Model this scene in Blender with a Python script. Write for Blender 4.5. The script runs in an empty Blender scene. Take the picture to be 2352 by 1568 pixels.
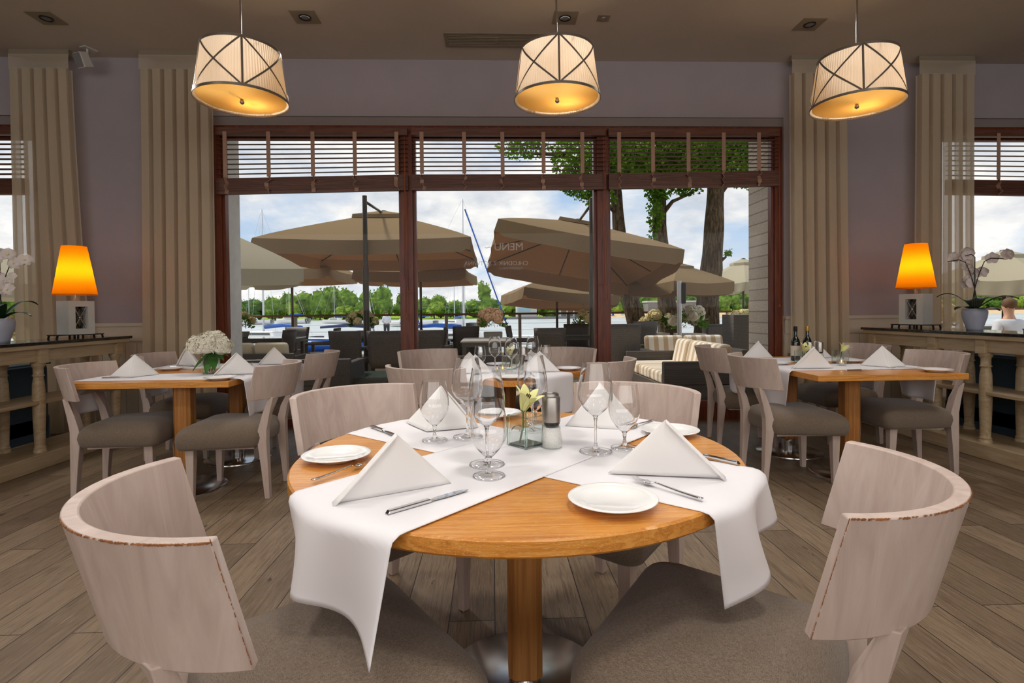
import bpy, math, random
from math import sin, cos, pi, radians, sqrt, atan2
from mathutils import Vector, Matrix, noise

S = bpy.context.scene
COL = S.collection

# ------------------------------------------------------------------ camera
FPX, YAW, PITCH, ROLL, CY = 1251.2, radians(2.12), radians(1.02), radians(0.569), 737.2
EYE = Vector((0, 0, 1.2))
fwd = Vector((sin(YAW) * cos(PITCH), cos(YAW) * cos(PITCH), -sin(PITCH)))
rt = Vector((cos(YAW), -sin(YAW), 0))
dn = fwd.cross(rt)
r2 = rt * cos(ROLL) + dn * sin(ROLL)
d2 = dn * cos(ROLL) - rt * sin(ROLL)
cam_data = bpy.data.cameras.new('camera')
cam = bpy.data.objects.new('camera', cam_data)
COL.objects.link(cam)
cam.matrix_world = Matrix(((r2.x, -d2.x, -fwd.x, EYE.x), (r2.y, -d2.y, -fwd.y, EYE.y), (r2.z, -d2.z, -fwd.z, EYE.z), (0, 0, 0, 1)))
cam_data.sensor_width = 36
cam_data.lens = 36 * FPX / 2352
cam_data.shift_y = (CY - 784) / 2352
cam_data.clip_start = 0.05
cam_data.clip_end = 1200
S.camera = cam

# ------------------------------------------------------------------ colour management and sampling comfort
S.view_settings.view_transform = 'Standard'
S.view_settings.look = 'None'
S.view_settings.gamma = 1
S.view_settings.exposure = 0.0
S.view_settings.use_curve_mapping = False
S.cycles.use_denoising = True
S.cycles.max_bounces = 9
S.cycles.diffuse_bounces = 4
S.cycles.glossy_bounces = 4
S.cycles.transmission_bounces = 8
S.cycles.transparent_max_bounces = 24
S.cycles.sample_clamp_indirect = 6
S.cycles.caustics_reflective = False
S.cycles.caustics_refractive = False
S.cycles.use_adaptive_sampling = True
S.cycles.adaptive_threshold = 0.02


def lin(r, g=None, b=None):
    if g is None: r, g, b = r
    f = lambda c: (c / 255) / 12.92 if c <= 10.3 else ((c / 255 + 0.055) / 1.055) ** 2.4
    return (f(r), f(g), f(b), 1)


# ------------------------------------------------------------------ world: daylight sky with broken cloud
W = bpy.data.worlds.new('sky')
S.world = W
W.use_nodes = True
nt = W.node_tree
nt.nodes.clear()
def N(t, **k):
    n = nt.nodes.new(t)
    for a, v in k.items():
        if a.startswith('_'): n.inputs[int(a[1:])].default_value = v
        else: setattr(n, a, v)
    return n
tc = N('ShaderNodeTexCoord')
sep = N('ShaderNodeSeparateXYZ'); nt.links.new(tc.outputs['Generated'], sep.inputs[0])
# flatten clouds toward the horizon: project direction on a plane overhead
addz = N('ShaderNodeMath', operation='ADD', _1=0.32); nt.links.new(sep.outputs[2], addz.inputs[0])
mxz = N('ShaderNodeMath', operation='MAXIMUM', _1=0.05); nt.links.new(addz.outputs[0], mxz.inputs[0])
dx = N('ShaderNodeMath', operation='DIVIDE'); nt.links.new(sep.outputs[0], dx.inputs[0]); nt.links.new(mxz.outputs[0], dx.inputs[1])
dy = N('ShaderNodeMath', operation='DIVIDE'); nt.links.new(sep.outputs[1], dy.inputs[0]); nt.links.new(mxz.outputs[0], dy.inputs[1])
cb = N('ShaderNodeCombineXYZ', _2=3.7); nt.links.new(dx.outputs[0], cb.inputs[0]); nt.links.new(dy.outputs[0], cb.inputs[1])
n1 = N('ShaderNodeTexNoise'); n1.inputs['Scale'].default_value = 1.7; n1.inputs['Detail'].default_value = 7; n1.inputs['Roughness'].default_value = 0.55
nt.links.new(cb.outputs[0], n1.inputs['Vector'])
cr = N('ShaderNodeValToRGB'); nt.links.new(n1.outputs['Fac'], cr.inputs[0])
cr.color_ramp.elements[0].position = 0.36; cr.color_ramp.elements[0].color = (0, 0, 0, 1)
cr.color_ramp.elements[1].position = 0.50; cr.color_ramp.elements[1].color = (1, 1, 1, 1)
n2 = N('ShaderNodeTexNoise'); n2.inputs['Scale'].default_value = 3.1; n2.inputs['Detail'].default_value = 6; n2.inputs['Roughness'].default_value = 0.6
nt.links.new(cb.outputs[0], n2.inputs['Vector'])
cr2 = N('ShaderNodeValToRGB'); nt.links.new(n2.outputs['Fac'], cr2.inputs[0])
cr2.color_ramp.elements[0].position = 0.30; cr2.color_ramp.elements[0].color = lin(186, 195, 208)
cr2.color_ramp.elements[1].position = 0.62; cr2.color_ramp.elements[1].color = lin(252, 249, 244)
blue = N('ShaderNodeValToRGB'); nt.links.new(sep.outputs[2], blue.inputs[0])
blue.color_ramp.elements[0].position = 0.0; blue.color_ramp.elements[0].color = lin(196, 214, 232)
blue.color_ramp.elements[1].position = 0.5; blue.color_ramp.elements[1].color = lin(120, 165, 215)
mx = N('ShaderNodeMix', data_type='RGBA')
nt.links.new(cr.outputs[0], mx.inputs[0]); nt.links.new(blue.outputs[0], mx.inputs[6]); nt.links.new(cr2.outputs[0], mx.inputs[7])
bg = N('ShaderNodeBackground'); bg.inputs[1].default_value = 1.12
nt.links.new(mx.outputs[2], bg.inputs[0])
wo = N('ShaderNodeOutputWorld'); nt.links.new(bg.outputs[0], wo.inputs[0])


def light(name, kind, loc, energy, color=(1, 1, 1), size=1.0, size_y=None, target=None, **k):
    d = bpy.data.lights.new(name, kind)
    d.energy = energy; d.color = color
    if kind == 'AREA':
        d.shape = 'RECTANGLE'; d.size = size; d.size_y = size_y or size
    elif kind in ('POINT', 'SPOT'): d.shadow_soft_size = size
    elif kind == 'SUN': d.angle = size
    for a, v in k.items(): setattr(d, a, v)
    o = bpy.data.objects.new(name, d); COL.objects.link(o); o.location = loc
    if target is not None:
        o.rotation_euler = (Vector(target) - Vector(loc)).to_track_quat('-Z', 'Y').to_euler()
    return o

light('sun', 'SUN', (0, 0, 30), 3.0, (1.0, 0.93, 0.82), radians(6), target=(0.5 * 30, -0.3 * 30, 30 - 0.82 * 30))
# added fill light along the closed rear wall, behind the camera
light('rear_fill_light', 'AREA', (0, -4.4, 2.1), 340, (1.0, 0.97, 0.94), 16, 2.8, target=(0, 2.6, 0.4))
# added fill spots under the ceiling, aimed at the tables; real downlights are unlit
for sx, sy, tx, ty, e in ((-3.93, 5.04, -2.6, 2.6, 150), (-1.64, 4.98, -0.9, 1.6, 190), (0.69, 4.95, 0.3, 1.3, 190), (2.99, 5.02, 2.0, 2.2, 170), (-1.64, 2.7, -0.7, 1.5, 110), (0.69, 2.7, 0.2, 1.3, 130), (2.99, 2.7, 2.3, 2.2, 90), (-3.93, 2.7, -2.6, 2.4, 90), (-1.64, 0.5, -0.5, 1.5, 120), (0.69, 0.5, 0.3, 1.6, 130), (-3.93, 0.5, -2.4, 2.6, 90), (2.99, 0.5, 2.0, 2.6, 90), (-1.64, -1.2, -0.5, 1.2, 70), (0.69, -1.2, 0.3, 1.2, 70)):
    light('ceiling_fill_spot', 'SPOT', (sx, sy, 3.82), e * 1.05, (1.0, 0.965, 0.92), 0.25, target=(tx, ty, 0.7), spot_size=radians(100), spot_blend=0.95)


# ------------------------------------------------------------------ mesh helpers
class M:
    def __init__(s): s.v, s.f = [], []
    def add(s, v, f):
        b = len(s.v); s.v += [tuple(p) for p in v]; s.f += [tuple(b + i for i in q) for q in f]; return s
    def box(s, c, d, rz=0, taper=1.0, shear=(0, 0)):
        x, y, z = d[0] / 2, d[1] / 2, d[2] / 2; v = []
        for sz in (-1, 1):
            t = taper if sz > 0 else 1
            for sx, sy in ((-1, -1), (1, -1), (1, 1), (-1, 1)):
                px, py = sx * x * t + (shear[0] if sz > 0 else 0), sy * y * t + (shear[1] if sz > 0 else 0)
                v.append((c[0] + px * cos(rz) - py * sin(rz), c[1] + px * sin(rz) + py * cos(rz), c[2] + sz * z))
        return s.add(v, [(3, 2, 1, 0), (4, 5, 6, 7), (0, 1, 5, 4), (1, 2, 6, 5), (2, 3, 7, 6), (3, 0, 4, 7)])
    def b2(s, lo, hi): return s.box([(a + b) / 2 for a, b in zip(lo, hi)], [abs(b - a) for a, b in zip(lo, hi)])
    def bar(s, p, q, w0, d0, w1=None, d1=None, up=(0, 0, 1)):
        """tapered rectangular bar from p to q"""
        p, q = Vector(p), Vector(q); w1 = w0 if w1 is None else w1; d1 = d0 if d1 is None else d1
        a = (q - p).normalized(); u = Vector(up)
        if abs(a.dot(u)) > 0.98: u = Vector((0, 1, 0))
        sx = a.cross(u).normalized(); sy = sx.cross(a).normalized(); v = []
        for o, w, d in ((p, w0, d0), (q, w1, d1)):
            for i, j in ((-1, -1), (1, -1), (1, 1), (-1, 1)): v.append(o + sx * (i * w / 2) + sy * (j * d / 2))
        return s.add(v, [(3, 2, 1, 0), (4, 5, 6, 7), (0, 1, 5, 4), (1, 2, 6, 5), (2, 3, 7, 6), (3, 0, 4, 7)])
    def lathe(s, prof, n=32, c=(0, 0, 0), closed=False, rot=0, capb=False, capt=False):
        v, f = [], []
        for r, z in prof:
            for i in range(n):
                a = 2 * pi * i / n + rot; v.append((c[0] + r * cos(a), c[1] + r * sin(a), c[2] + z))
        m = len(prof)
        for j in range(m if closed else m - 1):
            for i in range(n):
                k = (i + 1) % n; a, b = j * n, ((j + 1) % m) * n
                f.append((a + i, a + k, b + k, b + i))
        if capb: f.append(tuple(range(n))[::-1])
        if capt: f.append(tuple((m - 1) * n + i for i in range(n)))
        return s.add(v, f)
    def tube(s, pts, r, n=8, caps=True):
        pts = [Vector(p) for p in pts]; R = r if isinstance(r, (list, tuple)) else [r] * len(pts)
        v, f = [], []; u = None
        for i, p in enumerate(pts):
            a = (pts[min(i + 1, len(pts) - 1)] - pts[max(i - 1, 0)]).normalized()
            if u is None: u = a.orthogonal().normalized()
            u = (u - a * u.dot(a)).normalized(); w = a.cross(u)
            for k in range(n):
                t = 2 * pi * k / n; v.append(p + (u * cos(t) + w * sin(t)) * R[i])
        for i in range(len(pts) - 1):
            for k in range(n):
                l = (k + 1) % n; f.append((i * n + k, i * n + l, (i + 1) * n + l, (i + 1) * n + k))
        if caps: f.append(tuple(range(n))[::-1]); f.append(tuple((len(pts) - 1) * n + k for k in range(n)))
        return s.add(v, f)
    def prism(s, poly, z0, z1):
        n = len(poly); v = [(x, y, z0) for x, y in poly] + [(x, y, z1) for x, y in poly]
        return s.add(v, [tuple(range(n))[::-1], tuple(range(n, 2 * n))] + [(i, (i + 1) % n, n + (i + 1) % n, n + i) for i in range(n)])
    def grid(s, fn, nu, nv, closeu=False):
        v = [fn(i / (nu if closeu else nu - 1), j / (nv - 1)) for j in range(nv) for i in range(nu)]
        f = []
        for j in range(nv - 1):
            for i in range(nu if closeu else nu - 1):
                k = (i + 1) % nu; f.append((j * nu + i, j * nu + k, (j + 1) * nu + k, (j + 1) * nu + i))
        return s.add(v, f)
    def ball(s, c, r, n=12, m=8, sc=(1, 1, 1), nz=0, fr=1.0, seed=0):
        def fn(u, w):
            a, b = 2 * pi * u, pi * (w - 0.5); d = Vector((cos(a) * cos(b), sin(a) * cos(b), sin(b)))
            k = r * (1 + nz * (noise.noise(d * fr + Vector((seed, seed * 2.3, 0))) if nz else 0))
            return (c[0] + d.x * k * sc[0], c[1] + d.y * k * sc[1], c[2] + d.z * k * sc[2])
        return s.grid(fn, n, m, True)
    def rot(s, m, start=0):
        for i in range(start, len(s.v)): s.v[i] = tuple(m @ Vector(s.v[i]))
        return s


def obj(name, m, mat, parent=None, smooth=False, bevel=0, seg=2, loc=None, solid=0, subsurf=0, autos=None):
    me = bpy.data.meshes.new(name)
    me.from_pydata(m.v, [], m.f); me.update()
    if mat: me.materials.append(mat)
    if smooth:
        me.polygons.foreach_set('use_smooth', [True] * len(me.polygons))
        if autos:
            me.set_sharp_from_angle(angle=radians(autos))
    o = bpy.data.objects.new(name, me); COL.objects.link(o)
    if parent is not None: o.parent = parent
    if loc is not None: o.location = loc
    if solid:
        q = o.modifiers.new('s', 'SOLIDIFY'); q.thickness = solid; q.offset = 0
    if bevel:
        q = o.modifiers.new('b', 'BEVEL'); q.width = bevel; q.segments = seg; q.limit_method = 'ANGLE'; q.angle_limit = radians(35)
    if subsurf:
        q = o.modifiers.new('u', 'SUBSURF'); q.levels = subsurf; q.render_levels = subsurf
    return o

def tag(o, label, cat, group=None, kind=None):
    o['label'] = label; o['category'] = cat
    if group: o['group'] = group
    if kind: o['kind'] = kind
    return o

def thing(name, label, cat, loc=(0, 0, 0), rz=0, group=None):
    o = bpy.data.objects.new(name, None); COL.objects.link(o)
    o.location = loc; o.rotation_euler = (0, 0, rz); o.empty_display_size = 0.1
    return tag(o, label, cat, group)

def struct(name, m, mat, parent=None, **k):
    o = obj(name, m, mat, parent, **k)
    if parent is None: o['kind'] = 'structure'
    return o

def kids(o): return [c for c in bpy.data.objects if c.parent == o]

KID = {}
def dup(root, loc=None, rz=None, label=None, scale=None, group=None):
    if root.name not in KID:
        allk = {}
        for c in bpy.data.objects:
            if c.parent: allk.setdefault(c.parent.name, []).append(c)
        def tree(o): return [(c, tree(c)) for c in allk.get(o.name, [])]
        KID[root.name] = tree(root)
    r = root.copy(); COL.objects.link(r)
    if loc is not None: r.location = loc
    if rz is not None: r.rotation_euler = (0, 0, rz)
    if label: r['label'] = label
    if group: r['group'] = group
    if scale is not None: r.scale = scale if isinstance(scale, tuple) else (scale,) * 3
    def cp(ts, par):
        for c, sub in ts:
            n = c.copy(); COL.objects.link(n); n.parent = par; cp(sub, n)
    cp(KID[root.name], r)
    return r


# ------------------------------------------------------------------ materials
MATS = {}
class Mat:
    def __init__(s, name):
        s.m = bpy.data.materials.new(name); s.m.use_nodes = True; s.t = s.m.node_tree; s.t.nodes.clear()
        s.o = s.n('ShaderNodeOutputMaterial'); MATS[name] = s.m
    def n(s, t, **k):
        x = s.t.nodes.new(t)
        for a, v in k.items():
            if a[0] == '_': x.inputs[int(a[1:])].default_value = v
            elif a in x.inputs: x.inputs[a].default_value = v
            else: setattr(x, a, v)
        return x
    def l(s, a, b): s.t.links.new(a, b)
    def coord(s, scale=(1, 1, 1), rot=(0, 0, 0), kind='Object'):
        c = s.n('ShaderNodeTexCoord'); m = s.n('ShaderNodeMapping'); s.l(c.outputs[kind], m.inputs[0])
        m.inputs['Scale'].default_value = scale; m.inputs['Rotation'].default_value = rot
        return m.outputs[0]
    def noise(s, vec, scale, detail=4, rough=0.5, dist=0):
        x = s.n('ShaderNodeTexNoise'); x.inputs['Scale'].default_value = scale; x.inputs['Detail'].default_value = detail
        x.inputs['Roughness'].default_value = rough; x.inputs['Distortion'].default_value = dist
        s.l(vec, x.inputs['Vector']); return x.outputs['Fac']
    def ramp(s, fac, *stops):
        x = s.n('ShaderNodeValToRGB'); s.l(fac, x.inputs[0]); e = x.color_ramp.elements
        while len(e) < len(stops): e.new(0.5)
        for i, (p, c) in enumerate(stops): e[i].position = p; e[i].color = c if len(c) == 4 else (*c, 1)
        return x.outputs[0]
    def mix(s, fac, a, b, mode='MIX'):
        x = s.n('ShaderNodeMix', data_type='RGBA', blend_type=mode)
        for i, q in ((0, fac), (6, a), (7, b)):
            if isinstance(q, (int, float, tuple)): x.inputs[i].default_value = q
            else: s.l(q, x.inputs[i])
        return x.outputs[2]
    def bump(s, h, strength=0.3, dist=0.01):
        x = s.n('ShaderNodeBump'); x.inputs['Strength'].default_value = strength; x.inputs['Distance'].default_value = dist
        s.l(h, x.inputs['Height']); return x.outputs[0]
    def pbr(s, color=None, rough=0.5, metal=0, bump=None, emit=None, estr=0, trans=0, ior=1.45, sheen=0, coat=0, spec=0.5, sub=0):
        b = s.n('ShaderNodeBsdfPrincipled')
        for key, q in (('Base Color', color), ('Roughness', rough), ('Metallic', metal), ('Transmission Weight', trans), ('IOR', ior), ('Emission Color', emit),
                       ('Emission Strength', estr), ('Sheen Weight', sheen), ('Coat Weight', coat), ('Specular IOR Level', spec)):
            if q is None: continue
            if isinstance(q, (int, float, tuple)): b.inputs[key].default_value = q
            else: s.l(q, b.inputs[key])
        if bump is not None: s.l(bump, b.inputs['Normal'])
        s.l(b.outputs[0], s.o.inputs[0]); s.b = b
        return s.m

def plain(name, c, rough=0.5, metal=0, var=0.06, scale=8, **k):
    m = Mat(name); v = m.noise(m.coord(), scale, 3)
    d = tuple(x * (1 - var) for x in c[:3]) + (1,); u = tuple(min(1, x * (1 + var)) for x in c[:3]) + (1,)
    return m.pbr(m.ramp(v, (0.35, d), (0.65, u)), rough, metal, **k)

def wood(name, c1, c2, c3, grain=(18, 18, 1.2), rough=0.45, bs=0.15, coat=0, sc=1.0, fine=None, spec=0.5):
    m = Mat(name); v = m.coord(grain)
    a = m.noise(v, 1.4 * sc, 5, 0.6, 1.2)
    col = m.ramp(a, (0.30, c1), (0.5, c2), (0.72, c3))
    w = m.coord(tuple(g * 6 for g in grain)); h = m.noise(w, 3.0 * sc, 3, 0.7)
    if fine: col = m.mix(m.ramp(h, (fine[0], (0, 0, 0, 1)), (fine[1], (1, 1, 1, 1))), col, fine[2])
    return m.pbr(col, rough, bump=m.bump(h, bs, 0.002), coat=coat, spec=spec)

wood('whitewashed_beech', lin(178, 158, 147), lin(192, 172, 161), lin(204, 186, 176), grain=(14, 14, 1.1), rough=0.42, bs=0.05)
wood('oak_tabletop', lin(180, 108, 36), lin(210, 138, 54), lin(226, 162, 80), grain=(1.8, 52, 52), rough=0.3, bs=0.2, coat=0.12, fine=(0.56, 0.72, lin(236, 200, 140)))
wood('oak_post', lin(140, 86, 38), lin(170, 112, 55), lin(190, 134, 72), grain=(30, 30, 1.2), rough=0.4)
wood('pale_console_wood', lin(170, 146, 112), lin(190, 167, 133), lin(204, 184, 152), grain=(16, 1.3, 16), rough=0.4, bs=0.06)
wood('red_brown_frame', lin(84, 36, 18), lin(110, 50, 26), lin(132, 66, 36), grain=(14, 14, 1.5), rough=0.35, bs=0.08)
wood('blind_wood', lin(84, 50, 38), lin(104, 65, 50), lin(122, 80, 64), grain=(1.5, 20, 20), rough=0.42, bs=0.08)
wood('stripe_wood_panel', lin(84, 60, 46), lin(128, 98, 78), lin(176, 152, 134), grain=(60, 60, 0.6), rough=0.5, sc=1.6)
wood('deck_wood', lin(150, 132, 108), lin(176, 156, 128), lin(196, 178, 150), grain=(1.2, 12, 12), rough=0.7, bs=0.3)
wood('rail_wood', lin(84, 58, 40), lin(104, 74, 52), lin(120, 88, 64), grain=(1.2, 12, 12), rough=0.6)

def floor_mat():
    m = Mat('oak_floor'); v = m.coord((1, 1, 1), (0, 0, pi / 2))
    b = m.n('ShaderNodeTexBrick'); m.l(v, b.inputs['Vector']); b.offset = 0.37; b.offset_frequency = 2
    b.inputs['Scale'].default_value = 1; b.inputs['Mortar Size'].default_value = 0.0022; b.inputs['Mortar Smooth'].default_value = 0.1
    b.inputs['Brick Width'].default_value = 2.1; b.inputs['Row Height'].default_value = 0.178; b.inputs['Bias'].default_value = 0
    b.inputs['Color1'].default_value = (0, 0, 0, 1); b.inputs['Color2'].default_value = (1, 1, 1, 1); b.inputs['Mortar'].default_value = (0.5, 0.5, 0.5, 1)
    base = m.ramp(b.outputs['Color'], (0.0, lin(102, 84, 66)), (0.5, lin(120, 101, 80)), (1.0, lin(140, 120, 97)))
    # grain runs along the board and shifts from board to board
    g0 = m.coord((1, 1, 1)); off = m.n('ShaderNodeVectorMath', operation='ADD'); m.l(g0, off.inputs[0])
    cm = m.n('ShaderNodeCombineXYZ'); m.l(b.outputs['Color'], cm.inputs[1]); sc = m.n('ShaderNodeVectorMath', operation='SCALE'); m.l(cm.outputs[0], sc.inputs[0]); sc.inputs['Scale'].default_value = 9
    m.l(sc.outputs[0], off.inputs[1])
    mp = m.n('ShaderNodeMapping'); m.l(off.outputs[0], mp.inputs[0]); mp.inputs['Scale'].default_value = (46, 2.0, 1)
    g = m.noise(mp.outputs[0], 1.5, 8, 0.65, 1.5)
    c = m.mix(m.ramp(g, (0.36, (0.75, 0.75, 0.75, 1)), (0.54, (0, 0, 0, 1))), base, lin(84, 66, 49))
    mp2 = m.n('ShaderNodeMapping'); m.l(off.outputs[0], mp2.inputs[0]); mp2.inputs['Scale'].default_value = (70, 3, 1)
    g2 = m.noise(mp2.outputs[0], 2.5, 4, 0.7)
    c = m.mix(m.ramp(g2, (0.52, (0, 0, 0, 1)), (0.75, (0.55, 0.55, 0.55, 1))), c, lin(176, 156, 128))
    k = m.noise(m.coord((6, 2.5, 1)), 2.2, 3, 0.6); c = m.mix(m.ramp(k, (0.68, (0, 0, 0, 1)), (0.74, (0.9, 0.9, 0.9, 1))), c, lin(46, 36, 28))
    c = m.mix(b.outputs['Fac'], c, lin(38, 29, 22))
    inv = m.n('ShaderNodeMath', operation='SUBTRACT', _0=1.0); m.l(b.outputs['Fac'], inv.inputs[1])
    hs = m.n('ShaderNodeMath', operation='MULTIPLY_ADD', _1=0.25); m.l(g, hs.inputs[0]); m.l(inv.outputs[0], hs.inputs[2])
    return m.pbr(c, m.ramp(g2, (0.3, (0.38,) * 3), (0.7, (0.55,) * 3)), bump=m.bump(hs.outputs[0], 0.5, 0.003))
floor_mat()

def weave(name, c1, c2, scale=420, rough=0.95, bs=0.5, sheen=0.2):
    m = Mat(name)
    n1 = m.noise(m.coord((scale, scale * 0.12, scale)), 1.0, 2, 0.6); n2 = m.noise(m.coord((scale * 0.12, scale, scale)), 1.0, 2, 0.6)
    ad = m.n('ShaderNodeMath', operation='ADD'); m.l(n1, ad.inputs[0]); m.l(n2, ad.inputs[1])
    hf = m.n('ShaderNodeMath', operation='MULTIPLY', _1=0.5); m.l(ad.outputs[0], hf.inputs[0])
    return m.pbr(m.ramp(hf.outputs[0], (0.38, c1), (0.62, c2)), rough, bump=m.bump(hf.outputs[0], bs, 0.002), sheen=sheen, spec=0.2)
weave('grey_brown_upholstery', lin(94, 81, 69), lin(134, 118, 102), 800)
weave('navy_velvet', lin(18, 38, 54), lin(34, 62, 82), 500, sheen=0.5)
weave('dark_cushion', lin(30, 30, 32), lin(52, 52, 54), 500)
weave('cream_cushion', lin(196, 184, 158), lin(222, 212, 190), 400)

def stripes():
    m = Mat('striped_cushion_fabric'); v = m.coord((1, 1, 1))
    w = m.n('ShaderNodeTexWave', wave_type='BANDS', bands_direction='X'); m.l(v, w.inputs['Vector']); w.inputs['Scale'].default_value = 1.9; w.inputs['Distortion'].default_value = 0
    return m.pbr(m.ramp(w.outputs['Fac'], (0.42, lin(196, 172, 142)), (0.5, lin(236, 228, 212))), 0.9, sheen=0.2)
stripes()

def linen(name, c, thr=0.0):
    m = Mat(name); v = m.coord(); n = m.noise(m.coord((1, 1, 1)), 700, 2, 0.7)
    k = m.noise(v, 6, 3)
    return m.pbr(m.ramp(k, (0.3, tuple(x * 0.975 for x in c[:3])), (0.7, c)), 0.85, bump=m.bump(n, 0.12, 0.0006), sheen=0.15, spec=0.25)
linen('white_linen', lin(236, 233, 236)); linen('white_napkin', lin(240, 238, 236))

plain('white_porcelain', lin(246, 245, 243), 0.12, var=0.01, coat=0.5)
plain('ceramic_pot', lin(172, 176, 192), 0.35, var=0.03)
plain('steel', lin(190, 188, 184), 0.22, 1.0, var=0.03)
plain('brushed_steel', lin(176, 170, 164), 0.32, 1.0, var=0.05, scale=40)
plain('polished_steel', lin(214, 214, 216), 0.08, 1.0, var=0.01)
plain('chrome', lin(220, 220, 222), 0.05, 1.0, var=0.01)
plain('black_iron', lin(22, 19, 18), 0.4, var=0.1)
plain('black_plastic', lin(16, 16, 17), 0.35)
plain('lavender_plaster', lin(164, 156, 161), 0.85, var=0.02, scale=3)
plain('lavender_plaster_shaded', lin(142, 130, 128), 0.85, var=0.02, scale=3)  # darker copy of the wall plaster, shade of the window-head recess in its colour
plain('ceiling_paint', lin(196, 186, 174), 0.9, var=0.02, scale=2)
plain('cream_wainscot', lin(206, 196, 178), 0.5, var=0.02)
plain('exterior_render', lin(232, 234, 232), 0.9, var=0.05)
plain('trim_plate', lin(142, 130, 112), 0.7, var=0.02)
plain('speaker_white', lin(205, 203, 198), 0.5, var=0.02)
plain('lamp_base_white', lin(208, 207, 200), 0.45, var=0.02)
plain('mirror_panel', lin(110, 106, 100), 0.12, 1.0, var=0.02)
plain('pewter_band', lin(156, 147, 138), 0.35, 0.8, var=0.05)
plain('leaf_dark', lin(24, 52, 26), 0.4, var=0.25, scale=10)
plain('leaf_green', lin(58, 104, 38), 0.5, var=0.3, scale=14)
plain('leaf_bright', lin(96, 140, 48), 0.55, var=0.3, scale=14)
plain('stem_green', lin(70, 104, 44), 0.5, var=0.1)
plain('stem_dark', lin(34, 36, 26), 0.5, var=0.1)
plain('hydrangea_white', lin(236, 232, 214), 0.75, var=0.06, scale=40)
plain('hydrangea_cream', lin(224, 210, 160), 0.75, var=0.12, scale=20)
plain('hydrangea_peach', lin(226, 188, 150), 0.75, var=0.14, scale=20)
plain('orchid_petal', lin(226, 214, 208), 0.6, var=0.05, scale=30)
plain('lily_petal', lin(232, 230, 160), 0.55, var=0.06, scale=30)
plain('anther_brown', lin(70, 34, 22), 0.7)
plain('salt', lin(238, 234, 230), 0.8, var=0.1, scale=300)
plain('pepper', lin(60, 48, 40), 0.8, var=0.4, scale=300)
plain('dark_bottle_glass', lin(18, 24, 12), 0.08, var=0.05, coat=0.6)
plain('bottle_label', lin(214, 206, 190), 0.7, var=0.03)
plain('gold_foil', lin(196, 160, 80), 0.35, 0.8, var=0.05)
plain('wax', lin(230, 220, 200), 0.6)
plain('boat_white', lin(232, 232, 230), 0.35, var=0.02)
plain('boat_blue', lin(28, 84, 168), 0.5, var=0.08)
plain('boat_navy', lin(36, 52, 92), 0.5, var=0.08)
plain('boat_red', lin(176, 58, 52), 0.5, var=0.08)
plain('boat_hatch', lin(60, 66, 72), 0.25, var=0.05)
plain('mast_metal', lin(206, 208, 210), 0.4, 0.5, var=0.03)
plain('dark_pole', lin(74, 68, 62), 0.4, 0.5, var=0.05)
plain('grey_pole', lin(150, 150, 146), 0.4, 0.6, var=0.04)
plain('planter_concrete', lin(150, 146, 140), 0.85, var=0.08)
plain('planter_white', lin(214, 212, 206), 0.7, var=0.04)
plain('sand', lin(206, 180, 142), 0.95, var=0.08, scale=0.5)
plain('pale_building', lin(200, 200, 196), 0.8, var=0.04)
plain('grey_building', lin(128, 126, 126), 0.8, var=0.06)
plain('building_glass', lin(150, 186, 196), 0.15, 0.3, var=0.08)
plain('skin', lin(206, 160, 134), 0.6, var=0.03)
plain('hair_brown', lin(104, 78, 56), 0.8, var=0.15, scale=60)
plain('shirt_white', lin(214, 218, 226), 0.85, var=0.04)
plain('trousers_dark', lin(60, 62, 72), 0.85, var=0.06)
plain('glass_table_green', lin(72, 92, 84), 0.1, var=0.1, coat=0.5)
plain('flag_red', lin(200, 70, 60), 0.8)

def dark_marble():
    m = Mat('dark_marble'); n = m.noise(m.coord((2, 2, 2)), 3, 8, 0.6, 3)
    m.pbr(m.ramp(n, (0.45, lin(26, 20, 16)), (0.53, lin(60, 50, 40)), (0.56, lin(30, 24, 20))), 0.12, coat=0.4)
dark_marble()

def wicker(name, c1, c2):
    m = Mat(name); v = m.coord()
    b = m.n('ShaderNodeTexBrick'); m.l(m.coord((1, 1, 1), (pi / 2, 0, 0)), b.inputs['Vector'])
    b.inputs['Scale'].default_value = 28; b.inputs['Mortar Size'].default_value = 0.09; b.inputs['Color1'].default_value = c1; b.inputs['Color2'].default_value = c2; b.inputs['Mortar'].default_value = tuple(x * 0.35 for x in c1[:3]) + (1,)
    m.pbr(b.outputs['Color'], 0.55, bump=m.bump(b.outputs['Fac'], -0.6, 0.004))
wicker('dark_wicker', lin(104, 97, 93), lin(136, 128, 122)); wicker('grey_wicker', lin(128, 124, 122), lin(156, 152, 148))

def stone():
    m = Mat('stone_cladding'); b = m.n('ShaderNodeTexBrick'); m.l(m.coord((1, 1, 1), (pi / 2, 0, 0)), b.inputs['Vector'])
    b.inputs['Scale'].default_value = 1; b.inputs['Brick Width'].default_value = 0.42; b.inputs['Row Height'].default_value = 0.13; b.inputs['Mortar Size'].default_value = 0.008
    b.inputs['Color1'].default_value = lin(214, 202, 184); b.inputs['Color2'].default_value = lin(240, 231, 216); b.inputs['Mortar'].default_value = lin(150, 140, 128)
    n = m.noise(m.coord((6, 6, 18)), 3, 6, 0.6)
    c = m.mix(0.35, b.outputs['Color'], m.ramp(n, (0.3, lin(196, 182, 162)), (0.7, lin(246, 240, 228))))
    m.pbr(c, 0.9, bump=m.bump(n, 0.8, 0.02))
stone()

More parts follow.
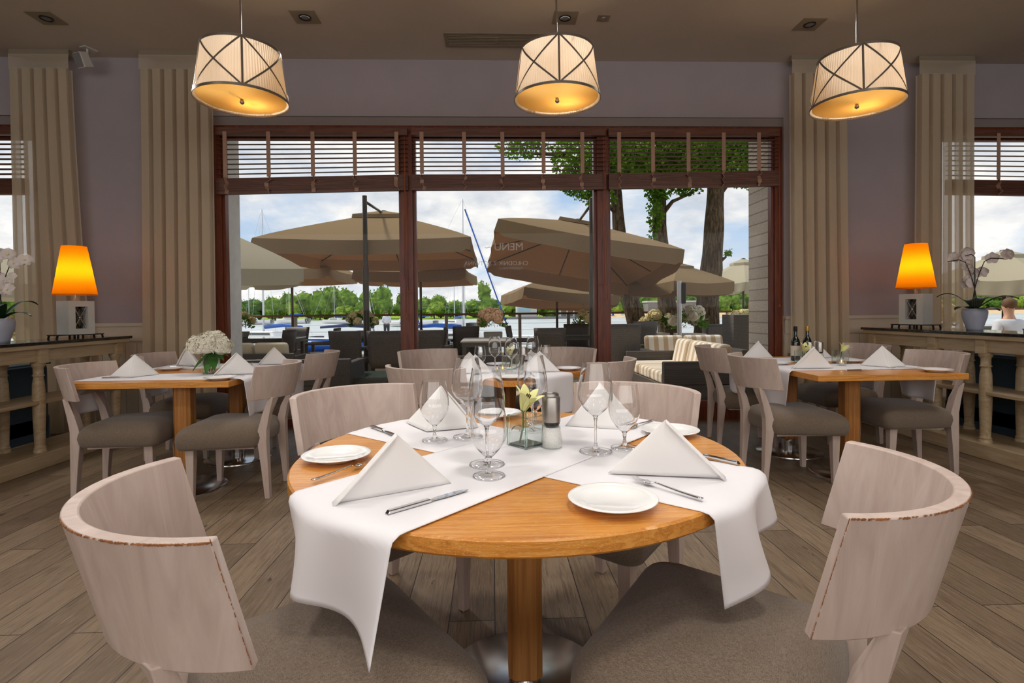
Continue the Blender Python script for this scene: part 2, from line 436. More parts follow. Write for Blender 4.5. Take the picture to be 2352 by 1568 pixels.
def bark():
    m = Mat('tree_bark'); n = m.noise(m.coord((5, 5, 1.1)), 3.5, 8, 0.7, 0.6)
    m.pbr(m.ramp(n, (0.38, lin(46, 36, 26)), (0.5, lin(96, 79, 58)), (0.66, lin(134, 114, 88))), 0.95, bump=m.bump(n, 1.0, 0.05))
bark()

def foliage(name, a, b, c, sc=1.2, tr=0.25):
    m = Mat(name); n = m.noise(m.coord((1, 1, 1)), sc, 6, 0.7)
    col = m.ramp(n, (0.32, a), (0.5, b), (0.68, c))
    d = m.n('ShaderNodeBsdfDiffuse'); t = m.n('ShaderNodeBsdfTranslucent'); x = m.n('ShaderNodeMixShader'); x.inputs[0].default_value = tr
    m.l(col, d.inputs[0]); m.l(col, t.inputs[0]); m.l(d.outputs[0], x.inputs[1]); m.l(t.outputs[0], x.inputs[2]); m.l(x.outputs[0], m.o.inputs[0])
foliage('tree_leaves', lin(52, 92, 22), lin(96, 138, 36), lin(146, 176, 60), 2.0, 0.45)
foliage('far_foliage', lin(70, 104, 44), lin(116, 150, 62), lin(158, 184, 84), 0.5, 0.2)
foliage('far_foliage_light', lin(96, 128, 48), lin(140, 168, 66), lin(178, 196, 92), 0.4, 0.2)
foliage('far_foliage_dark', lin(56, 92, 44), lin(92, 128, 58), lin(122, 150, 72), 0.5, 0.2)
foliage('reed_leaves', lin(110, 150, 50), lin(160, 190, 76), lin(196, 210, 110), 6, 0.4)

def water():
    m = Mat('lake_water'); n = m.noise(m.coord((0.25, 1.2, 1)), 1.2, 5, 0.6)
    m.pbr(m.ramp(n, (0.3, lin(158, 168, 172)), (0.7, lin(196, 202, 202))), 0.4, bump=m.bump(n, 0.25, 0.2), spec=0.6)
water()

def thin_glass(name, tint=(0.97, 0.98, 0.98, 1), base=0.05, edge=0.75, power=3.0, rough=0.0):
    m = Mat(name); lw = m.n('ShaderNodeLayerWeight'); lw.inputs[0].default_value = 0.5
    p = m.n('ShaderNodeMath', operation='POWER', _1=power); m.l(lw.outputs['Facing'], p.inputs[0])
    q = m.n('ShaderNodeMath', operation='MULTIPLY_ADD', _1=edge, _2=base); m.l(p.outputs[0], q.inputs[0])
    t = m.n('ShaderNodeBsdfTransparent'); t.inputs[0].default_value = tint
    g = m.n('ShaderNodeBsdfGlossy'); g.inputs['Roughness'].default_value = rough; g.inputs[0].default_value = (1, 1, 1, 1)
    x = m.n('ShaderNodeMixShader'); m.l(q.outputs[0], x.inputs[0]); m.l(t.outputs[0], x.inputs[1]); m.l(g.outputs[0], x.inputs[2]); m.l(x.outputs[0], m.o.inputs[0])
thin_glass('window_glass', (0.985, 0.99, 0.99, 1), 0.008, 0.25, 4.0)
thin_glass('wine_glass_bowl', (0.985, 0.985, 0.985, 1), 0.04, 0.95, 3.2)
thin_glass('foot_glass', (0.975, 0.975, 0.975, 1), 0.08, 0.8, 2.0)
thin_glass('green_edge_glass', (0.965, 0.985, 0.978, 1), 0.04, 0.6, 2.5)
thin_glass('clear_tube', (0.9, 0.9, 0.9, 1), 0.08, 0.6, 2.5)
def clear(name, c=(1, 1, 1, 1), rough=0.0):
    m = Mat(name); g = m.n('ShaderNodeBsdfGlass'); g.inputs[0].default_value = c; g.inputs['Roughness'].default_value = rough; g.inputs['IOR'].default_value = 1.48; m.l(g.outputs[0], m.o.inputs[0])
clear('solid_glass')
clear('vase_glass', (0.9, 0.97, 0.94, 1))

def cloth_tr(name, c, tr, thru, tc=None):
    """sheer cloth: diffuse + translucent + some see-through"""
    m = Mat(name)
    d = m.n('ShaderNodeBsdfDiffuse'); d.inputs[0].default_value = c
    t = m.n('ShaderNodeBsdfTranslucent'); t.inputs[0].default_value = tc or c
    x = m.n('ShaderNodeMixShader'); x.inputs[0].default_value = tr; m.l(d.outputs[0], x.inputs[1]); m.l(t.outputs[0], x.inputs[2])
    p = m.n('ShaderNodeBsdfTransparent'); y = m.n('ShaderNodeMixShader'); y.inputs[0].default_value = thru
    m.l(x.outputs[0], y.inputs[1]); m.l(p.outputs[0], y.inputs[2]); m.l(y.outputs[0], m.o.inputs[0])
cloth_tr('sheer_curtain_fabric', lin(232, 218, 194), 0.45, 0.30)
cloth_tr('parasol_fabric', lin(138, 119, 93), 0.12, 0.0, lin(170, 110, 62))
cloth_tr('parasol_fabric_pale', lin(184, 176, 154), 0.25, 0.0)
cloth_tr('amber_shade', lin(250, 150, 16), 0.72, 0.0)
cloth_tr('cream_pleated_shade', lin(238, 222, 200), 0.5, 0.0)
cloth_tr('amber_diffuser', lin(255, 206, 120), 0.65, 0.0)
def glow(name, c, e):
    m = Mat(name); x = m.n('ShaderNodeEmission'); x.inputs[0].default_value = c; x.inputs[1].default_value = e; m.l(x.outputs[0], m.o.inputs[0])
glow('bulb_glow', lin(255, 214, 130), 12); glow('flame', lin(255, 170, 60), 8); 
def mark():
    m = Mat('chalk_white_lettering'); d = m.n('ShaderNodeBsdfDiffuse'); d.inputs[0].default_value = lin(220, 220, 220); p = m.n('ShaderNodeBsdfTransparent'); y = m.n('ShaderNodeMixShader'); y.inputs[0].default_value = 0.6
    m.l(d.outputs[0], y.inputs[1]); m.l(p.outputs[0], y.inputs[2]); m.l(y.outputs[0], m.o.inputs[0])
mark()
G = MATS
# ================================================================== ROOM SHELL
WY, CZ, T = 5.8, 3.85, 0.26
XL0, XL1, XR0, XR1 = -2.90, 3.17, 4.86, 9.0       # main opening, right opening starts XR0
struct('floor', M().b2((-9.3, -4.6, -0.05), (9.3, WY + T, 0)), G['oak_floor'])
struct('ceiling', M().b2((-9.3, -4.6, CZ), (9.3, WY + T + 0.6, CZ + 0.15)), G['ceiling_paint'])
def wall_front():
    m = M(); y0, y1 = WY, WY + T
    m.b2((-9.3, y0, 3.26), (9.3, y1, CZ))                       # band over the openings
    m.b2((-4.62, y0, 1.12), (XL0, y1, 3.26)); m.b2((XL1, y0, 1.12), (XR0, y1, 3.26))
    m.b2((-9.3, y0, 0), (-8.6, y1, 3.26)); m.b2((8.6, y0, 0), (9.3, y1, 3.26))
    return m
struct('wall_front', wall_front(), G['lavender_plaster'])
struct('wall_rear', M().b2((-9.3, -4.75, 0), (9.3, -4.6, CZ)), G['lavender_plaster'])
struct('wall_left', M().b2((-9.45, -4.6, 0), (-9.3, WY + T, CZ)), G['lavender_plaster'])
struct('wall_right', M().b2((9.3, -4.6, 0), (9.45, WY + T, CZ)), G['lavender_plaster'])
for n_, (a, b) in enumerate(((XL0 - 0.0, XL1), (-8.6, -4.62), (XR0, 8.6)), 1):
    struct('trim_%d' % n_, M().b2((a, WY + 0.02, 3.17), (b, WY + T - 0.02, 3.259)), G['lavender_plaster_shaded'])
def wains(x0, x1):
    m = M(); y = WY
    m.b2((x0, y - 0.012, 0), (x1, y + T, 1.08))
    m.b2((x0, y - 0.05, 1.085), (x1, y - 0.0, 1.12)); m.b2((x0, y - 0.03, 1.06), (x1, y, 1.09))
    m.b2((x0, y - 0.03, 0.93), (x1, y - 0.01, 1.06)); m.b2((x0, y - 0.04, 0), (x1, y - 0.01, 0.14))
    m.b2((x0, y, 1.08), (x1, y + T, 1.12))
    x = x0
    while x < x1 - 0.01:
        m.b2((x + 0.003, y - 0.022, 0.14), (min(x + 0.115, x1), y - 0.01, 0.915)); x += 0.118
    return m
struct('trim_4', wains(-4.62, XL0), G['cream_wainscot']); struct('trim_5', wains(XL1, XR0), G['cream_wainscot'])
# striped timber panel low on the wall either side of the big window
struct('trim_6', M().b2((XL0 - 0.62, WY - 0.05, 0.0), (XL0 - 0.02, WY - 0.041, 0.72)), G['stripe_wood_panel'])
struct('trim_7', M().b2((XL1 + 0.02, WY - 0.05, 0.0), (XL1 + 0.62, WY - 0.041, 0.72)), G['stripe_wood_panel'])

def window(n, x0, x1, z0, z1, mull):
    fy0, fy1, w = WY + 0.03, WY + 0.13, 0.085
    root = struct('window_%d' % n, M().b2((x0, fy0, z0), (x0 + w, fy1, z1)).b2((x1 - w, fy0, z0), (x1, fy1, z1)).b2((x0 + w, fy0, z1 - w), (x1 - w, fy1, z1)).b2((x0 + w, fy0, z0), (x1 - w, fy1, z0 + 0.14)), G['red_brown_frame'])
    for a in mull: obj('mullion', M().b2((a, fy0 - 0.03, z0), (a + 0.12, fy1 + 0.02, z1 - w)).b2((a + 0.052, fy0 - 0.034, z0), (a + 0.068, fy0 - 0.03, z1 - w)), G['red_brown_frame'], root)
    xs = [x0 + w] + [q for a in mull for q in (a, a + 0.12)] + [x1 - w]
    for i in range(0, len(xs), 2):
        obj('glass_pane', M().add([(xs[i], fy0 + 0.05, z0 + 0.14), (xs[i + 1], fy0 + 0.05, z0 + 0.14), (xs[i + 1], fy0 + 0.05, z1 - w), (xs[i], fy0 + 0.05, z1 - w)], [(0, 1, 2, 3)]), G['window_glass'], root)
        a, b = xs[i], xs[i + 1]
        obj('inner_frame', M().b2((a, fy0 + 0.02, z1 - w - 0.05), (b, fy1 - 0.01, z1 - w)).b2((a, fy0 + 0.02, z0 + 0.14), (b, fy1 - 0.01, z0 + 0.2)).b2((a, fy0 + 0.02, z0 + 0.2), (a + 0.03, fy1 - 0.01, z1 - w - 0.05)).b2((b - 0.03, fy0 + 0.02, z0 + 0.2), (b, fy1 - 0.01, z1 - w - 0.05)), G['red_brown_frame'], root)
    return root
window(1, XL0, XL1, 0.0, 3.17, (-0.944, 1.139))
window(2, -8.6, -4.62, 0.0, 3.17, (-7.0,))
window(3, XR0, 8.6, 0.0, 3.17, (6.95,))

# mirrored menu lettering on the outside of the middle pane (reads backwards from inside)
def lettering(body, x, z, size):
    c = bpy.data.curves.new('lettering', 'FONT'); c.body = body; c.size = size; c.extrude = 0.0005
    o = bpy.data.objects.new('tmp', c); COL.objects.link(o)
    dg = bpy.context.evaluated_depsgraph_get(); me = bpy.data.meshes.new_from_object(o.evaluated_get(dg)); bpy.data.objects.remove(o)
    vs = [(x - v.co.x, WY + 0.095 + v.co.z, z + v.co.y) for v in me.vertices]; fs = [tuple(p.vertices) for p in me.polygons]
    return M().add(vs, fs)
L = lettering('MENU ~', 0.35, 1.86, 0.115)
L2 = lettering('CHŁODNIK Z BOTWINĄ', 0.40, 1.70, 0.062); L.add(L2.v, L2.f)
L3 = lettering('Z JAJKIEM 200 ml', 0.34, 1.655, 0.035); L.add(L3.v, L3.f)
tag(obj('glass_lettering', L, G['chalk_white_lettering']), 'faint white menu lettering, seen mirrored, on the middle window pane', 'lettering')

# ------------------------------------------------------------------ blinds
def blind(x0, x1, zb0, zb1, tapes, label, tilt=0.0, n=8, zt=3.075):
    t = thing('venetian_blind', label, 'blind', (x0, WY - 0.04, zt))
    w = x1 - x0; sl = (zb1 - zb0) / w
    def zz(x, z): return z - zt + 0
    obj('head_rail', M().b2((0, -0.025, -0.03), (w, 0.035, 0.045)), G['blind_wood'], t)
    m = M(); top = zt - 0.05; s0 = zb0 + 0.17
    for i in range(n):
        f = (i + 0.5) / n
        za = (top * (1 - f) + (s0 + 0.01) * f) - zt; zc = (top * (1 - f) + (s0 + 0.01 + sl * w) * f) - zt
        d = 0.022; a = radians(tilt)
        v = [(0, -d * cos(a), za - d * sin(a)), (w, -d * cos(a), zc - d * sin(a)), (w, d * cos(a), zc + d * sin(a)), (0, d * cos(a), za + d * sin(a))]
        v += [(p[0], p[1], p[2] + 0.003) for p in v]
        m.add(v, [(3, 2, 1, 0), (4, 5, 6, 7), (0, 1, 5, 4), (1, 2, 6, 5), (2, 3, 7, 6), (3, 0, 4, 7)])
    obj('slats', m, G['blind_wood'], t)
    m = M(); k = 22                                             # stacked slats and bottom rail
    for i in range(k):
        za = zb0 - zt + 0.024 + i * 0.0063; zc = zb1 - zt + 0.024 + i * 0.0063; j = 0.0015 * ((i * 7) % 3)
        v = [(0, -0.026 - j, za), (w, -0.026 - j, zc), (w, 0.026, zc), (0, 0.026, za)]; v += [(p[0], p[1], p[2] + 0.005) for p in v]
        m.add(v, [(3, 2, 1, 0), (4, 5, 6, 7), (0, 1, 5, 4), (1, 2, 6, 5), (2, 3, 7, 6), (3, 0, 4, 7)])
    obj('slat_stack', m, G['blind_wood'], t)
    v = [(0, -0.028, zb0 - zt), (w, -0.028, zb1 - zt), (w, 0.028, zb1 - zt), (0, 0.028, zb0 - zt)]; v += [(p[0], p[1], p[2] + 0.022) for p in v]
    obj('bottom_rail', M().add(v, [(3, 2, 1, 0), (4, 5, 6, 7), (0, 1, 5, 4), (1, 2, 6, 5), (2, 3, 7, 6), (3, 0, 4, 7)]), G['blind_wood'], t)
    rnd = random.Random(int(x0 * 100))
    for x in tapes:
        xx = x - x0; zb = zb0 + sl * xx - zt
        pts = [(xx, -0.034, 0.0), (xx, -0.034, zb + 0.17)] + [(xx + rnd.uniform(-0.028, 0.028), -0.038 - 0.008 * (i % 2), zb + 0.17 - 0.034 * (i + 1)) for i in range(5)]
        mm = M()
        for a, b in zip(pts, pts[1:]): mm.bar((a[0], a[1], a[2]), (b[0], b[1], b[2] - 0.004), 0.040, 0.003)
        obj('ladder_tape', mm, G['tape_fabric'], t)
    return t
plain('tape_fabric', lin(176, 142, 122), 0.9)
plain('cord', lin(150, 84, 52), 0.8)
bl = blind(-2.82, -0.86, 2.435, 2.475, (-2.72, -2.28, -1.83, -1.40, -0.97), 'dark wooden venetian blind half raised over the left window pane, bottom rail slightly crooked')
bm = blind(-0.82, 1.22, 2.475, 2.48, (-0.71, -0.27, 0.13, 0.56, 0.97), 'dark wooden venetian blind half raised over the middle window pane')
br = blind(1.25, 3.09, 2.485, 2.515, (1.36, 1.72, 2.10, 2.48, 2.86), 'dark wooden venetian blind half raised over the window pane with the tree trunks')
blind(-8.5, -4.72, 2.44, 2.44, (-7.5, -6.2, -5.2), 'dark wooden venetian blind with tilted slats in the window by the leftmost curtain', tilt=38)
blind(4.95, 8.5, 2.42, 2.36, (5.5, 6.3, 7.3), 'dark wooden venetian blind in the window beyond the rightmost curtain', tilt=0)
def cords(root, x, zlist):
    base = root.location
    for i, (dx, z) in enumerate(zlist):
        m = M().tube([(x - base.x, -0.05, -0.05), (x - base.x + dx * 0.5, -0.06, (z - 3.075) * 0.5), (x - base.x + dx, -0.06, z - 3.075)], 0.0025, 5)
        c = obj('pull_cord', m, G['cord'], root, smooth=True)
        obj('tassel', M().lathe([(0.003, 0.03), (0.011, 0), (0.009, -0.002)], 10, (x - base.x + dx, -0.06, z - 3.075 - 0.03), capb=True), G['cord'], c, smooth=True)
cords(bl, -0.885, [(-0.015, 1.58), (0.02, 1.43), (0.0, 1.2), (-0.01, 1.16)])
cords(bm, 1.19, [(0.0, 1.5), (0.03, 1.34)])
cords(br, 3.07, [(0.0, 1.25)])

# ------------------------------------------------------------------ curtains
def curtain(x0, x1, xb0, xb1, label, seed, n=6):
    t = thing('sheer_curtain', label, 'curtain', ((x0 + x1) / 2, WY - 0.16, 0), group=None)
    cx = (x0 + x1) / 2; rnd = random.Random(seed); ph = [rnd.uniform(-.5, .5) for _ in range(n + 2)]
    def fn(u, w):
        z = 0.02 + (3.66 - 0.02) * w
        xa = x0 + (x1 - x0) * u; xb = xb0 + (xb1 - xb0) * u; k = (1 - w) ** 1.4
        k_i = u * n; i = int(min(k_i, n - 0.001)); fr = k_i - i
        # flat pleat face with a folded-back return
        e = abs(fr - 0.5) * 2; d = 0.06 * max(0, min(1, (0.74 - e) / 0.06)); s = 0.007 * sin(u * 30 + ph[i] * 6 + w * 3)
        return (xa * (1 - k) + xb * k - cx + 0.02 * ph[i] * k * (1 - e * 0.5), -d + s * (1 - w * 0.6) + 0.03, z)
    obj('pleated_panel', M().grid(fn, n * 34 + 1, 14), G['sheer_curtain_fabric'], t, smooth=True, autos=50)
    obj('heading_tape', M().grid(lambda u, w: (x0 + (x1 - x0) * u - cx, -0.02, 3.655 + 0.145 * w), 12, 3), G['sheer_curtain_fabric'], t)
    obj('curtain_track', M().b2((x0 - cx, -0.015, 3.79), (x1 - cx, 0.03, 3.85)), G['trim_plate'], t)
    # hidden side returns make double layers behind each fold
    m = M()
    for i in range(n):
        def f2(u, w, i=i):
            z = 0.02 + 3.64 * w; uu = (i + 0.16 + 0.68 * u) / n; xa = x0 + (x1 - x0) * uu; xb = xb0 + (xb1 - xb0) * uu; k = (1 - w) ** 1.4
            return (xa * (1 - k) + xb * k - cx + 0.02 * ph[i] * k, -0.012 + 0.006 * sin(u * 6), z)
        m.grid(f2, 5, 10)
    obj('folded_backs', m, G['sheer_curtain_fabric'], t, smooth=True)
    return t
curtain(-3.50, -2.80, -3.55, -2.82, 'cream sheer pleated curtain between the left lamp and the big window', 3, 6)
curtain(-4.76, -4.18, -4.79, -4.02, 'cream sheer pleated curtain behind the orchid at the far left', 5, 5)
curtain(3.16, 3.76, 3.18, 3.82, 'cream sheer pleated curtain between the big window and the right lamp', 8, 5)
curtain(4.53, 5.14, 4.52, 5.18, 'cream sheer pleated curtain behind the right lamp, window light showing through', 9, 5)

# ------------------------------------------------------------------ ceiling fittings
def downlight(x, y, label, s=0.22, loc=None):
    t = thing('recessed_downlight', label, 'downlight', (x, y, CZ))
    h = s / 2
    m = M(); n = 24; v = []
    ring = [(h * 0.48 * cos(2 * pi * i / n), h * 0.48 * sin(2 * pi * i / n)) for i in range(n)]
    m.b2((-h, -h, -0.006), (h, h, 0)); obj('mounting_plate', m, G['trim_plate'], t)
    obj('black_ring', M().lathe([(h * 0.34, -0.007), (h * 0.36, -0.013), (h * 0.48, -0.013), (h * 0.5, -0.006)], 28), G['black_plastic'], t, smooth=True)
    obj('lens', M().lathe([(0.001, -0.009), (h * 0.2, -0.009), (h * 0.34, -0.008)], 24), G['grey_building'], t, smooth=True)
    return t
downlight(-3.93, 5.04, 'square recessed ceiling spotlight above the grey speaker')
downlight(-1.64, 4.98, 'square recessed ceiling spotlight between the left and middle pendants')
downlight(0.69, 4.95, 'square recessed ceiling spotlight beside the middle pendant rod')
downlight(2.99, 5.02, 'square recessed ceiling spotlight left of the right pendant rod')
t = thing('smoke_sensor', 'small square ceiling fitting right of the middle pendant', 'ceiling fitting', (1.04, 4.95, CZ))
obj('plate', M().b2((-0.055, -0.055, -0.006), (0.055, 0.055, 0)), G['trim_plate'], t)
obj('dome', M().lathe([(0.028, -0.006), (0.024, -0.014), (0.001, -0.018)], 18), G['brushed_steel'], t, smooth=True)
t = thing('ceiling_vent', 'slotted air vent in the ceiling behind the middle pendant', 'vent', (0.09, 5.37, CZ))
obj('frame', M().b2((-0.52, -0.14, -0.008), (0.52, -0.105, 0)).b2((-0.52, 0.105, -0.008), (0.52, 0.14, 0)).b2((-0.52, -0.105, -0.008), (-0.485, 0.105, 0)).b2((0.485, -0.105, -0.008), (0.52, 0.105, 0)).b2((-0.006, -0.105, -0.007), (0.006, 0.105, 0)), G['trim_plate'], t)
m = M()
for i in range(7): m.bar((-0.485, -0.09 + i * 0.03, -0.004), (0.485, -0.09 + i * 0.03, -0.004), 0.012, 0.003, up=(0, 1, 1))
obj('louvres', m, G['trim_plate'], t); obj('dark_duct', M().b2((-0.485, -0.105, -0.001), (0.485, 0.105, 0)), G['black_iron'], t)
t = thing('wall_speaker', 'small pale loudspeaker on a ceiling bracket beside the left lavender wall', 'speaker', (-3.98, 5.6, CZ), radians(-20)); t.scale = (0.85,) * 3
obj('bracket', M().b2((-0.04, -0.06, -0.012), (0.05, 0.09, 0)).tube([(0, 0, -0.01), (0, 0, -0.06), (0, -0.03, -0.09)], 0.012, 8), G['speaker_white'], t)
m = M().box((0, 0, 0), (0.13, 0.12, 0.17), taper=0.86); m.rot(Matrix.Rotation(radians(22), 4, 'X')); m.rot(Matrix.Translation((0, -0.05, -0.16)))
obj('cabinet', m, G['speaker_white'], t, bevel=0.012)
m = M().box((0, -0.062, 0), (0.11, 0.006, 0.15)); m.rot(Matrix.Rotation(radians(22), 4, 'X')); m.rot(Matrix.Translation((0, -0.05, -0.16)))
obj('grille', m, G['grey_building'], t, bevel=0.004)

# ------------------------------------------------------------------ pendants
def pendant(x, y, zb, label, rz=0):
    t = thing('pendant_lamp', label, 'pendant lamp', (x, y, zb), rz)
    R0, R1, H = 0.325, 0.275, 0.37
    n = 200
    def fn(u, w):
        r = R0 + (R1 - R0) * w + (0.0022 if int(u * n + 0.5) % 2 else 0)
        return (r * cos(2 * pi * u), r * sin(2 * pi * u), w * H)
    sh = obj('pleated_shade', M().grid(fn, n, 4, True), G['cream_pleated_shade'], t, smooth=False)
    for r, z in ((R0, 0.004), (R1, H - 0.004)):
        obj('metal_ring', M().lathe([(r + 0.002, z - 0.009), (r + 0.006, z - 0.009), (r + 0.006, z + 0.009), (r + 0.002, z + 0.009)], 64, closed=True), G['pewter_band'], t, smooth=True, autos=40)
    def strap(a0, a1):
        v, f = [], []; k = 18
        for i in range(k + 1):
            w = i / k; a = a0 + (a1 - a0) * w; r = R0 + (R1 - R0) * w + 0.0055; da = 0.007 / r * (1 if a0 == a1 else 1.3)
            z = w * H
            v += [(r * cos(a - da), r * sin(a - da), z), (r * cos(a + da), r * sin(a + da), z)]
        for i in range(k): f.append((2 * i, 2 * i + 1, 2 * i + 3, 2 * i + 2))
        return M().add(v, f)
    N5 = 5
    for i in range(N5):
        a = 2 * pi * i / N5 - pi / 2 - 0.42; b = 2 * pi * (i + 1) / N5 - pi / 2 - 0.42
        for p, q in ((a, a), (a, b), (b, a)):
            obj('metal_strap', strap(p, q), G['pewter_band'], t, solid=0.002)
    obj('diffuser', M().lathe([(R0 - 0.014, 0.014), (R0 - 0.03, 0.018), (0.1, 0.016), (0.006, 0.014)], 48), G['amber_diffuser'], t, smooth=True)
    obj('finial', M().lathe([(0.002, -0.025), (0.014, -0.017), (0.017, -0.006), (0.013, 0.004), (0.009, 0.016), (0.002, 0.018)], 20), G['brushed_steel'], t, smooth=True)
    rod = obj('rod', M().tube([(0, 0, 0.02), (0, 0, CZ - zb)], 0.0065, 10), G['pewter_band'], t, smooth=True)
    obj('canopy', M().lathe([(0.055, CZ - zb - 0.001), (0.055, CZ - zb - 0.02), (0.008, CZ - zb - 0.03)], 24), G['pewter_band'], t, smooth=True)
    obj('spider', M().bar((-R1, 0, H - 0.02), (R1, 0, H - 0.02), 0.006, 0.003).bar((0, -R1, H - 0.02), (0, R1, H - 0.02), 0.006, 0.003), G['pewter_band'], t)
    b = obj('bulb', M().ball((0.10, 0.05, 0.10), 0.022, 12, 8, (1, 1, 1.5)), G['bulb_glow'], t, smooth=True)
    l = bpy.data.lights.new('pendant_bulb_light', 'POINT'); l.energy = 3.6; l.color = (1.0, 0.72, 0.42); l.shadow_soft_size = 0.03
    lo = bpy.data.objects.new('pendant_bulb_light', l); COL.objects.link(lo); lo.parent = t; lo.location = (0.10, 0.05, 0.12)
    return t
pendant(-1.86, 4.2, 2.80, 'drum pendant lamp with crossed metal straps above the table with the white hydrangea bouquet', 0.42 + 0.43)
pendant(0.52, 4.2, 2.82, 'drum pendant lamp with crossed metal straps hanging in front of the middle window pane', 0.35)
pendant(2.88, 4.2, 2.785, 'drum pendant lamp with crossed metal straps above the table with the two oil bottles', 0.42 - 0.47)

# ------------------------------------------------------------------ consoles
CTZ = 1.0
def turned_leg(x, y, z0, z1, s=1.0):
    h = z1 - z0
    pr = [(0.044, 0), (0.044, 0.018), (0.038, 0.026), (0.042, 0.036), (0.036, 0.046), (0.035, 0.06), (0.041, h * 0.35), (0.044, h * 0.55), (0.040, h * 0.75), (0.033, h - 0.13), (0.033, h - 0.12), (0.041, h - 0.112), (0.034, h - 0.10), (0.034, h - 0.05), (0.044, h - 0.035), (0.048, h - 0.02), (0.048, h)]
    return M().lathe([(r * s, z) for r, z in pr], 20, (x, y, z0), capb=True, capt=True)
def console(name_label, xf, xb, ya, yb, legs, sgn):
    """xf: X of the face toward the room, xb: X of the far face; ya near, yb far"""
    t = thing('console_table', name_label, 'console table', ((xf + xb) / 2, (ya + yb) / 2, 0))
    cx, cy = (xf + xb) / 2, (ya + yb) / 2; L = yb - ya; Wd = abs(xf - xb)
    lo, hi = -Wd / 2, Wd / 2
    obj('marble_top', M().b2((lo - 0.03, -L / 2 - 0.02, CTZ - 0.025), (hi + 0.03, L / 2 + 0.02, CTZ)), G['dark_marble'], t, bevel=0.004)
    obj('top_moulding', M().b2((lo - 0.02, -L / 2, CTZ - 0.06), (hi + 0.02, L / 2, CTZ - 0.025)), G['pale_console_wood'], t, bevel=0.006)
    obj('apron', M().b2((lo + 0.02, -L / 2 + 0.02, CTZ - 0.16), (hi - 0.02, L / 2 - 0.02, CTZ - 0.06)), G['pale_console_wood'], t, bevel=0.003)
    obj('shelf', M().b2((lo + 0.02, -L / 2 + 0.02, 0.50), (hi - 0.02, L / 2 - 0.02, 0.53)), G['pale_console_wood'], t, bevel=0.005)
    obj('plinth', M().b2((lo - 0.02, -L / 2 - 0.02, 0.0), (hi + 0.02, L / 2 + 0.02, 0.12)), G['pale_console_wood'], t, bevel=0.006)
    for y in legs:
        for x in (lo + 0.05, hi - 0.05):
            g = obj('turned_leg', turned_leg(x, y - cy, 0.12, CTZ - 0.16), G['pale_console_wood'], t, smooth=True, autos=50)
        f = sgn * (Wd / 2 - 0.012)
        obj('leg_block', M().box((f, y - cy, CTZ - 0.115), (0.03, 0.085, 0.115)), G['pale_console_wood'], t, bevel=0.003)
    return t
console('pale console table with dark marble top under the left lamp and orchid', -3.55, -3.93, 2.9, 5.45, (3.3, 3.97, 4.45, 5.33), 1)
console('pale console table with dark marble top under the right lamp and orchid', 3.87, 4.27, 2.9, 5.52, (3.4, 4.18, 4.66, 5.42), -1)

def sofa(x0, x1, ya, yb, label, facing):
    t = thing('banquette_sofa', label, 'sofa', ((x0 + x1) / 2, (ya + yb) / 2, 0))
    w, L = (x1 - x0) / 2, (yb - ya) / 2
    bx = -w if facing > 0 else w; ib = bx + facing * 0.22
    lohi = lambda a, b: (min(a, b), max(a, b))
    a, b = lohi(bx, ib); obj('back', M().b2((a, -L, 0.12), (b, L, 0.78)), G['navy_velvet'], t, bevel=0.05, seg=3)
    a, b = lohi(bx, bx + facing * w * 2); obj('seat_base', M().b2((a, -L, 0.08), (b, L, 0.32)), G['navy_velvet'], t, bevel=0.03, seg=3)
    a, b = lohi(ib, bx + facing * w * 2)
    for i in range(2): obj('seat_cushion', M().b2((a, -L + i * L + 0.01, 0.32), (b, i * L - 0.01, 0.46)), G['navy_velvet'], t, bevel=0.04, seg=3)
    for i in range(3):
        y0 = -L + 0.05 + i * (2 * L - 0.1) / 3
        c0, c1 = lohi(ib - facing * 0.06, ib + facing * 0.1)
        obj('back_cushion', M().b2((c0, y0 + 0.02, 0.44), (c1, y0 + (2 * L - 0.1) / 3 - 0.02, 0.86)), G['dark_cushion'], t, bevel=0.05, seg=3)
    obj('piping', M().tube([(bx - facing * 0.002, -L, 0.775), (bx - facing * 0.002, L, 0.775)], 0.008, 8), G['navy_piping'], t, smooth=True)
    return t
plain('navy_piping', lin(70, 104, 124), 0.8)
sofa(-4.9, -4.02, 2.6, 5.1, 'dark blue banquette sofa behind the left console table', -1)
sofa(4.36, 5.24, 2.6, 5.1, 'dark navy banquette sofa behind the right console table', 1)

